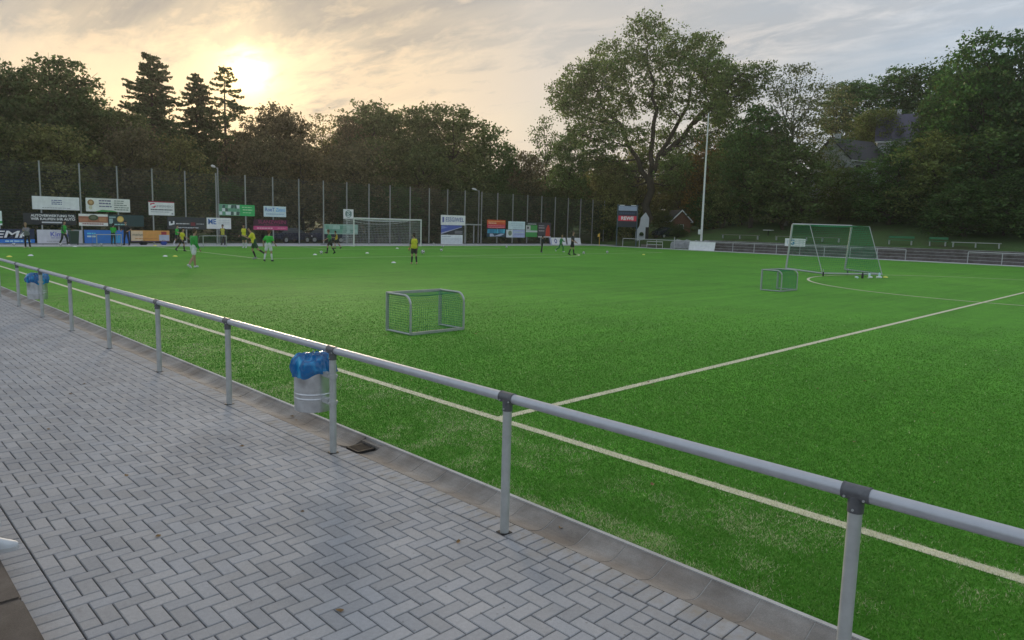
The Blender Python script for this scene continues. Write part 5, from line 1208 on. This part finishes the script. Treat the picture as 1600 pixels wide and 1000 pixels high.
def broadleaf(seed, h, w_, n_l, low, leaf, nleaf, per_r, rscale=0.25, clump=0.32, bark=None):
    r = np.random.RandomState(seed); rg = random.Random(seed); lobes = []
    for i in range(n_l):
        t = (i+0.5)/n_l; zz_ = low*h+(1-low)*h*(0.08+0.86*t)
        env = math.sin(math.pi*min(1, 0.12+0.88*(1-((zz_/h-low)/(1-low)-0.42)**2*1.9)))**0.8 if False else math.sqrt(max(0.03, 1-((zz_/h-low)/(1-low)*2-0.85)**2/1.45))
        a = i*2.399+rg.uniform(-0.5, 0.5); rad = w_*rscale*rg.uniform(0.72, 1.2)*(0.6+0.4*env)
        rr_ = max(0, w_/2*env-rad*0.75)*rg.uniform(0.55, 1.0)
        lobes.append((rr_*math.cos(a), rr_*math.sin(a), min(zz_, h-rad*0.85), rad))
    tm = MB(); th = h*0.62
    pts = limb(tm, (0, 0, -0.3), (rg.uniform(-.3, .3), rg.uniform(-.3, .3), th), w_*0.030, w_*0.010, rg, 8, 6)
    for (x, y, z, rad) in lobes:
        zs = max(h*0.12, min(th*0.95, z-math.hypot(x, y)*0.7)); f = zs/th; b = pts[min(len(pts)-1, int(f*(len(pts)-1)))]
        e = limb(tm, (b.x, b.y, zs), (x, y, z), w_*0.012*(1.15-f*0.5), w_*0.003, rg, 5, 4)
        for _ in range(3):
            s = e[rg.randint(2, 4)]; limb(tm, s, (x+rg.uniform(-1, 1)*rad*0.8, y+rg.uniform(-1, 1)*rad*0.8, z+rg.uniform(-.3, .9)*rad), w_*0.0035, w_*0.0012, rg, 4, 3)
    return tm.mesh('trunk', bark or M_bark, True), numesh('crown', leaf_quads(lobes_crown(lobes, r, per_r, clump, leaf, nleaf), leaf, r), 4, M_leaf)
def conifer(seed, h, w_, sparse):
    r = np.random.RandomState(seed); rg = random.Random(seed); tm = MB(); tm.tube([(0, 0, -0.3), (0, 0, h*0.5), (0, 0, h*0.985)], [w_*0.030, w_*0.018, 0.02], 8, False); P_ = []
    z = h*0.16
    while z < h*0.985:
        t = (z-h*0.16)/(h*0.84); R0 = w_/2*1.2*(1-t)**0.62*(1.0 if t > 0.12 else 0.7+2.5*t); nb_ = 6 if not sparse else 5
        for i in range(nb_):
            if sparse and rg.random() < 0.15: continue
            a = rg.uniform(0, 6.28); L = R0*rg.uniform(0.40, 1.15)+0.15; d = np.array([math.cos(a), math.sin(a), 0])
            dr = rg.uniform(-0.18, 0.42); tip = d*L+np.array([0, 0, z-L*dr]); b0_ = np.array([0, 0, z])
            mid = (b0_+tip)/2+np.array([0, 0, -0.10*L])
            tm.tube([tuple(b0_), tuple(mid), tuple(tip)], [0.04*(1.1-t)+0.006, 0.018, 0.006], 4, False)
            n = int((62 if not sparse else 30)*L)+6; u = r.uniform(0.15 if not sparse else 0.30, 1.03, n)[:, None]
            q = b0_*(1-u)+tip*u+np.array([0, 0, 1.0])*(-0.10*L*np.sin(np.pi*u)); side = np.array([-d[1], d[0], 0])
            q = q+side*r.normal(0, 0.13, (n, 1))*L*(1.12-u)+np.array([0, 0, 1])*r.normal(-0.06, 0.07, (n, 1))
            P_.append(q)
        z += h*(0.016 if not sparse else 0.020)*rg.uniform(0.7, 1.3)
    return tm.mesh('trunk', M_bark, True), numesh('crown', leaf_quads(np.concatenate(P_), 0.24, r, 0.1), 4, M_leaf)
PROTO = {'b': [broadleaf(21, 15, 9, 20, 0.10, 0.30, 26, 7.5), broadleaf(22, 15, 9, 17, 0.14, 0.30, 26, 7.5), broadleaf(23, 15, 9.5, 24, 0.08, 0.28, 26, 8.0, 0.22), broadleaf(27, 15, 9, 19, 0.10, 0.32, 24, 7.0, 0.24)],
         'c': [broadleaf(31, 10, 7.5, 16, 0.04, 0.27, 24, 8.5, 0.26), broadleaf(32, 10, 7.5, 18, 0.02, 0.27, 24, 8.5, 0.24), broadleaf(33, 10, 7.5, 14, 0.03, 0.25, 26, 9.0, 0.28)],
         'd': [broadleaf(41, 15, 6, 20, 0.12, 0.24, 15, 9.0, 0.22, 0.30)],
         'w': [broadleaf(51, 18, 10, 28, 0.18, 0.24, 15, 7.0, 0.18, 0.35, M_birch)],
         'f': [conifer(61, 18, 8, False), conifer(62, 18, 8, False)], 'g': [conifer(63, 18, 7, True)]}
BASE = {'b': (15, 9), 'c': (10, 7.5), 'd': (15, 6), 'w': (18, 10), 'f': (18, 8), 'g': (18, 7)}
COLS = [(0.090, 0.128, 0.042), (0.104, 0.160, 0.046), (0.136, 0.156, 0.052), (0.190, 0.180, 0.060), (0.155, 0.125, 0.064), (0.165, 0.160, 0.052), (0.30, 0.17, 0.042), (0.180, 0.155, 0.075)]
tcount = [0]
def tree(x, y, h, w_, kind, ci, label, group=None, name='tree', dark=1.0):
    i = tcount[0]; tcount[0] += 1; pr = PROTO[kind]; q = random.Random(i*7+3)
    tm, cm = pr[i % len(pr)]; bh, bw = BASE[kind]
    t = thing(name, label, 'tree' if name != 'bush' else 'bush', (x, y, terr(x, y)), q.uniform(0, 6.28), group)
    t.scale = (w_/bw, w_/bw, h/bh)
    link('trunk', tm, t); c = link('crown', cm, t)
    v = q.uniform(0.88, 1.14)*dark; k = COLS[ci]; rt_ = x > 74 and y < 46 and ci != 6; gr_ = 0.82 if rt_ else 0.94; c.color = (k[0]*v*q.uniform(0.94, 1.08)*gr_, k[1]*v*(1.10 if rt_ else 1.02), k[2]*v, 1)
    return t
KD = {'b': 'broad leafy tree', 'c': 'rounded leafy tree', 'd': 'slender tree', 'w': 'sparse birch like tree', 'f': 'dark conifer', 'g': 'open branched conifer'}
TREES = [(5.2, 66.0, 14.8, 8.6, 'b', 0, 'tall dark green tree at the far left edge behind the shed'), (10.3, 68.0, 15.3, 10.4, 'b', 0, 'tall dark green tree above the highest white board on the left'),
 (13.9, 70.0, 12.6, 8.2, 'b', 1, 'green tree just left of the tallest conifer'), (8.7, 59.0, 8.9, 8.0, 'c', 3, 'lower light olive tree behind the second fence bay from the left'), (6.0, 60.0, 8.9, 6.4, 'c', 2, 'lower green tree behind the shed at the left edge'),
 (15.1, 66.0, 11.3, 6.8, 'b', 2, 'green tree below and left of the tallest conifer'), (21.3, 76.0, 18.6, 9.8, 'f', 0, 'tallest dark conifer, left of the other two conifers'), (25.9, 76.0, 17.3, 8.0, 'f', 0, 'dark conifer between the tallest conifer and the open branched one'),
 (28.2, 74.0, 18.5, 8.6, 'g', 0, 'open branched conifer right beside the setting sun'), (14.3, 60.0, 9.6, 7.2, 'c', 4, 'brownish rounded tree below the tallest conifer'), (18.5, 61.0, 9.0, 7.0, 'c', 3, 'olive rounded tree behind the left street lamp'),
 (28.8, 70.0, 12.0, 6.2, 'b', 4, 'brownish tree directly below the setting sun'), (30.9, 66.0, 13.9, 8.6, 'b', 4, 'brown tinged domed tree just right of the setting sun'), (25.8, 60.0, 9.8, 6.2, 'c', 4, 'brownish rounded tree above the green picture board'),
 (37.5, 69.0, 14.1, 6.4, 'd', 3, 'slender olive tree left of the goal against the sky'), (39.6, 67.0, 13.9, 6.6, 'b', 4, 'brownish tree rising behind the square emblem board'), (42.4, 66.0, 16.0, 10.2, 'b', 2, 'broad green tree rising above the left goal post'),
 (48.2, 67.0, 16.1, 8.8, 'b', 2, 'broad green tree rising above the right goal post'), (52.7, 65.0, 16.8, 13.4, 'b', 2, 'widest green tree, above the boards beside the gate'), (59.0, 64.0, 14.5, 9.2, 'c', 1, 'green tree sloping down right of the widest tree'),
 (64.6, 66.0, 12.8, 6.0, 'c', 1, 'small green tree at the low gap left of the large tree'), (35.8, 59.0, 10.4, 8.8, 'c', 4, 'dark brownish tree close behind the fence at the goal'), (44.9, 60.0, 10.7, 9.4, 'c', 2, 'green tree close behind the fence right of the goal'),
 (29.8, 60.0, 9.5, 7.6, 'c', 4, 'dark brownish tree close behind the fence above the parked cars'), (67.2, 62.0, 17.3, 6.2, 'd', 1, 'slender pointed tree at the left foot of the large tree'), (62.3, 60.0, 11.5, 7.4, 'c', 4, 'brownish tree behind the fence left of the slender pointed tree'),
 (72.7, 62.0, 14.9, 8.8, 'b', 1, 'green tree behind the left side of the large tree'), (78.5, 60.0, 11.9, 11.8, 'c', 3, 'olive tree under the left branches of the large tree'), (72.0, 53.5, 10.0, 7.5, 'c', 3, 'olive tree right behind the scoreboard'), (80.5, 55.5, 13.0, 9.0, 'c', 3, 'olive tree directly behind the large tree trunk'),
 (86.0, 51.6, 12.0, 10.2, 'c', 5, 'yellow olive tree under the right branches of the large tree'), (84.0, 46.5, 13.1, 7.4, 'c', 6, 'orange autumn tree right behind the slim white mast'), (82.0, 41.2, 12.6, 7.4, 'b', 1, 'green tree just right of the orange autumn tree'),
 (78.0, 36.3, 14.8, 9.4, 'b', 1, 'tall green tree between the mast and the sparse birch'), (80.0, 32.7, 19.2, 11.6, 'w', 7, 'sparse thin branched tree standing high on the bank'), (90.0, 31.6, 15.2, 7.2, 'd', 7, 'small airy brownish tree right of the sparse tall one'),
 (77.0, 31.5, 10.3, 11.3, 'c', 2, 'green rounded tree in front of the sparse tall tree'), (79.0, 40.7, 9.9, 6.8, 'c', 3, 'olive rounded tree right of the mast'), (96.0, 28.6, 10.0, 7.6, 'b', 5, 'yellowish tree on the hill right of the white house'),
 (85.6, 28.7, 9.6, 6.6, 'd', 1, 'airy green tree in front of the white house'), (108.5, 36.5, 11.5, 11.0, 'b', 1, 'green tree on the hill directly behind the white house'), (91.5, 23.6, 7.2, 7.6, 'c', 1, 'green rounded tree hiding the lower part of the slate roofed house'), (95.0, 20.2, 10.2, 7.0, 'b', 2, 'green tree hiding the right part of the violet slate roof'), (106.0, 30.0, 13.0, 10.5, 'b', 1, 'green tree on the hill left of the violet slate roof'), (99.5, 18.0, 14.0, 10.2, 'b', 1, 'green tree on the hill right of the violet slate roof'), (90.0, 17.6, 15.1, 10.4, 'b', 0, 'dark tree on the hill left of the tallest right hand tree'),
 (84.0, 13.3, 19.8, 12.0, 'b', 1, 'tallest leafy tree near the right edge'), (82.0, 9.0, 17.7, 9.4, 'b', 0, 'tall dark tree at the right edge'), (80.0, 16.4, 10.1, 10.8, 'c', 5, 'reddish olive tree on the bank right of the mobile goal'),
 (78.0, 10.9, 10.2, 11.3, 'c', 0, 'dark spreading tree low on the bank at the right edge'), (82.0, 21.5, 8.2, 9.6, 'c', 1, 'green rounded tree behind the mobile goal'), (82.5, 27.4, 6.6, 8.0, 'c', 2, 'green rounded tree left of the mobile goal beside the brown wall'),
 (75.8, 7.6, 6.4, 9.0, 'c', 0, 'low dark tree in the bottom right of the bank'), (76.0, 12.6, 6.0, 8.6, 'c', 0, 'low dark tree above the green benches')]
for t in TREES: tree(t[0], t[1], t[2], t[3], t[4], t[5], t[6], dark=1.35 if 70 < t[0] < 83 and t[1] > 40 else 1.1)
BACK = [(5.1, 86.7, 15.2, 5.5), (7.4, 85.1, 15.4, 5.5), (10.4, 88.2, 14.1, 5.8), (12.1, 82.7, 15.2, 5.6), (15.2, 84.5, 13.8, 5.9), (18.2, 84.7, 12.4, 6.1), (20.9, 83.2, 11.1, 6.2), (25.1, 85.7, 13.0, 6.5), (28.6, 85.5, 11.0, 6.7), (31.8, 84.3, 11.5, 6.8), (36.7, 86.5, 11.7, 7.2), (38.9, 82.2, 12.1, 7.1), (46.0, 87.2, 11.6, 7.7), (48.3, 82.8, 12.3, 7.6), (57.1, 88.5, 15.0, 8.4), (61.4, 86.4, 13.6, 8.5), (68.6, 87.8, 14.4, 9.0), (70.0, 81.7, 14.1, 8.7), (80.4, 85.5, 9.8, 9.5), (85.5, 82.8, 7.9, 9.6), (100.8, 89.2, 8.6, 10.8), (99.3, 80.1, 8.1, 10.2), (103.9, 76.3, 7.0, 10.3), (99.3, 66.2, 7.2, 9.5), (100.6, 61.0, 8.5, 9.3), (98.6, 54.2, 10.1, 8.8), (97.7, 48.5, 9.8, 8.4), (99.9, 44.8, 10.5, 8.3), (107.0, 25.0, 12.5, 9.2), (98.9, 20.3, 10.4, 6.9), (98.8, 17.0, 10.1, 6.7), (102.2, 14.6, 10.9, 6.7), (100.8, 11.3, 11.0, 6.5), (97.5, 8.0, 12.0, 6.1)]
for i, (x, y, h, w_) in enumerate(BACK):
    lf = x < 75 and y > 70
    tree(x, y, h, w_*1.35, 'c' if i % 3 else 'b', (1, 2, 4, 0)[i % 4] if lf else (1, 2, 0, 5)[i % 4], 'dark tree in the back row of the wood behind the fence' if lf else 'dark tree in the back row of the wood on the hillside', 'back row of trees behind the fence' if lf else 'back row of trees on the hillside', dark=0.9)
ORD = 'one two three four five six seven eight nine ten eleven twelve thirteen fourteen fifteen sixteen seventeen eighteen'.split()
BUSH = [(3.8, 56.9, 4.4, 3.0), (6.9, 57.8, 4.6, 3.2), (10.1, 57.6, 4.8, 3.4), (13.7, 58.2, 4.5, 3.6), (15.8, 57.5, 5.0, 3.6), (17.5, 59.0, 4.9, 3.7), (22.0, 59.6, 5.4, 3.8), (24.2, 60.5, 5.9, 4.0), (34.1, 57.5, 6.2, 4.3), (37.4, 58.1, 4.8, 4.5), (40.0, 57.4, 6.1, 4.7), (42.9, 56.9, 6.5, 4.8), (47.5, 58.3, 7.2, 5.0), (52.2, 57.8, 6.3, 5.0), (55.5, 57.6, 7.0, 5.2), (59.2, 58.0, 7.6, 5.4), (63.3, 57.5, 6.9, 5.5), (67.0, 58.8, 7.5, 5.8)]
for i, (x, y, h, w_) in enumerate(BUSH): tree(x, y, h, w_*1.3, 'c', (0, 2, 1, 4)[i % 4], 'dense bush behind the mesh fence, number %s of the row from the left' % ORD[i], 'bushes behind the fence', 'bush', 0.8)
BUSH2 = [(71.5, 54.6, 5.0, 6.0), (77.5, 53.6, 4.0, 3.4), (75.6, 47.6, 3.4, 3.2), (72.5, 43.2, 1.6, 3.0), (80.0, 42.4, 5.0, 6.4), (81.0, 38.8, 5.4, 6.6), (82.0, 35.4, 5.6, 6.6), (86.0, 25.6, 4.1, 6.0), (84.0, 22.1, 3.7, 5.8), (82.0, 18.6, 4.5, 5.8), (79.0, 14.8, 4.2, 5.6), (77.0, 9.6, 3.8, 5.2), (76.0, 5.0, 4.0, 5.2)]
for i, (x, y, h, w_) in enumerate(BUSH2): tree(x, y, h, w_*1.15, 'c', (0, 1, 2)[i % 3], 'dense bush on the bank, number %s of its row from the left' % ORD[i], 'bushes on the bank', 'bush', 0.85)
# small trees round the far left of the wood that close the view
for i, (x, y, h) in enumerate([(-2, 64, 14), (0.5, 72, 16), (-6, 60, 12), (85, 2, 16), (80, -3, 14), (78, 2, 9)]): tree(x, y, h, 8.5, 'b', i % 3, 'leafy tree standing beyond the ' + ('left end of the fence' if i < 3 else 'right end of the bank'), 'trees beyond the fence end' if i < 3 else 'trees at the end of the bank')

# the large spreading tree
r = np.random.RandomState(77); rg = random.Random(77)
BL_ = [(-10.5, 21.3, 2.9), (-7.1, 23.1, 3.3), (-8.8, 17.1, 3.1), (-5.0, 26.5, 3.4), (-2.0, 28.7, 2.7), (-0.7, 24.1, 4.3), (3.6, 27.6, 3.3), (7.5, 27.7, 2.6), (6.2, 23.4, 3.6), (8.7, 24.8, 2.6), (2.7, 19.9, 3.2), (12.2, 23.2, 2.7), (14.3, 24.1, 1.7), (10.9, 20.2, 2.6), (7.5, 18.8, 3.0), (-4.1, 19.8, 3.4), (-1.5, 15.6, 2.4), (3.6, 15.3, 2.4), (-5.8, 14.6, 2.4), (6.6, 15.0, 2.2), (-11.8, 18.7, 1.9), (-7.1, 12.5, 1.9), (10.5, 17.2, 2.1), (-12.2, 20.6, 2.5), (-10.2, 23.0, 2.3), (-9.6, 15.2, 2.0), (13.2, 21.8, 2.3), (12.6, 24.6, 2.0), (9.2, 22.4, 2.4), (-3.2, 10.6, 2.0), (2.6, 11.0, 2.2), (5.2, 12.4, 2.1), (0.2, 12.8, 1.9), (-5.2, 11.4, 1.9), (-2.6, 8.6, 1.5), (4.6, 9.2, 1.8)]
ux, uy = 0.71, -0.704
bt = thing('large_tree', 'very large spreading green tree with forked trunk behind the scoreboard', 'tree', (74.0, 49.2, terr(74, 49.2)))
z0 = terr(74, 49.2); lobes = []
for i, (a, z, rad) in enumerate(BL_):
    dpt = rg.uniform(-5.5, 5.5) if abs(a) < 8 else rg.uniform(-3, 3)
    a *= 0.93; lobes.append((a*ux+dpt*0.7, a*uy+dpt*0.7, (z-z0)*0.925-0.2, rad*1.0))
tm = MB()
F = lambda a, z, d=0.0: Vector((a*ux+d*0.7, a*uy+d*0.7, z))
stem = limb(tm, (0, 0, -0.3), F(0.3, 8.2), 0.62, 0.46, rg, 12, 5)
forks = [(F(0.3, 7.6), F(-3.3, 14.0, 1.0), F(-7.5, 20.5, 1.5)), (F(0.3, 8.0), F(0.2, 15.0, -1.5), F(-1.0, 24.0, -1.0)), (F(0.4, 8.2), F(3.4, 14.5, 0.5), F(6.0, 23.0, 1.0)), (F(1.8, 11.0), F(6.5, 16.5, -1.0), F(11.5, 21.5, -1.0))]
axes = []
for a, b, c in forks:
    axes.append(limb(tm, a, b, 0.36, 0.26, rg, 9, 4)+limb(tm, b, c, 0.26, 0.10, rg, 8, 5))
for (x, y, z, rad) in lobes:
    c = Vector((x, y, z)); best = min((p for ax_ in axes for p in ax_ if p.z < z), key=lambda p: (p-c).length, default=axes[0][0])
    e = limb(tm, best, c, 0.13, 0.05, rg, 6, 5)
    for _ in range(9):
        s = e[rg.randint(2, 5)]; limb(tm, s, (x+rg.uniform(-1, 1)*rad*0.9, y+rg.uniform(-1, 1)*rad*0.9, z+rg.uniform(-.6, .9)*rad), 0.04, 0.012, rg, 4, 3)
tm.build('trunk', M_bark, bt, True)
pts = lobes_crown(lobes, r, 13.0, 0.36, 0.3, 22)
cr = link('crown', numesh('crown', leaf_quads(pts, 0.30, r), 4, M_leaf), bt); cr.color = (0.155, 0.228, 0.064, 1)

# ------------------------------------------------------------------ evening air: thin even haze over the whole place
hz = MB().box((60, 50, 27.5), (420, 420, 61)).build('haze', None)
hz.data.materials.clear()
mh = bpy.data.materials.new('evening_air'); mh.use_nodes = True; th_ = mh.node_tree; th_.nodes.clear()
pv = N(th_, 'ShaderNodeVolumePrincipled', i_Density=0.00038, i_Anisotropy=0.6); pv.inputs['Color'].default_value = (0.92, 0.90, 0.88, 1)
oo = N(th_, 'ShaderNodeOutputMaterial'); th_.links.new(pv.outputs[0], oo.inputs['Volume'])
hz.data.materials.append(mh)
tag(hz, kind='stuff')
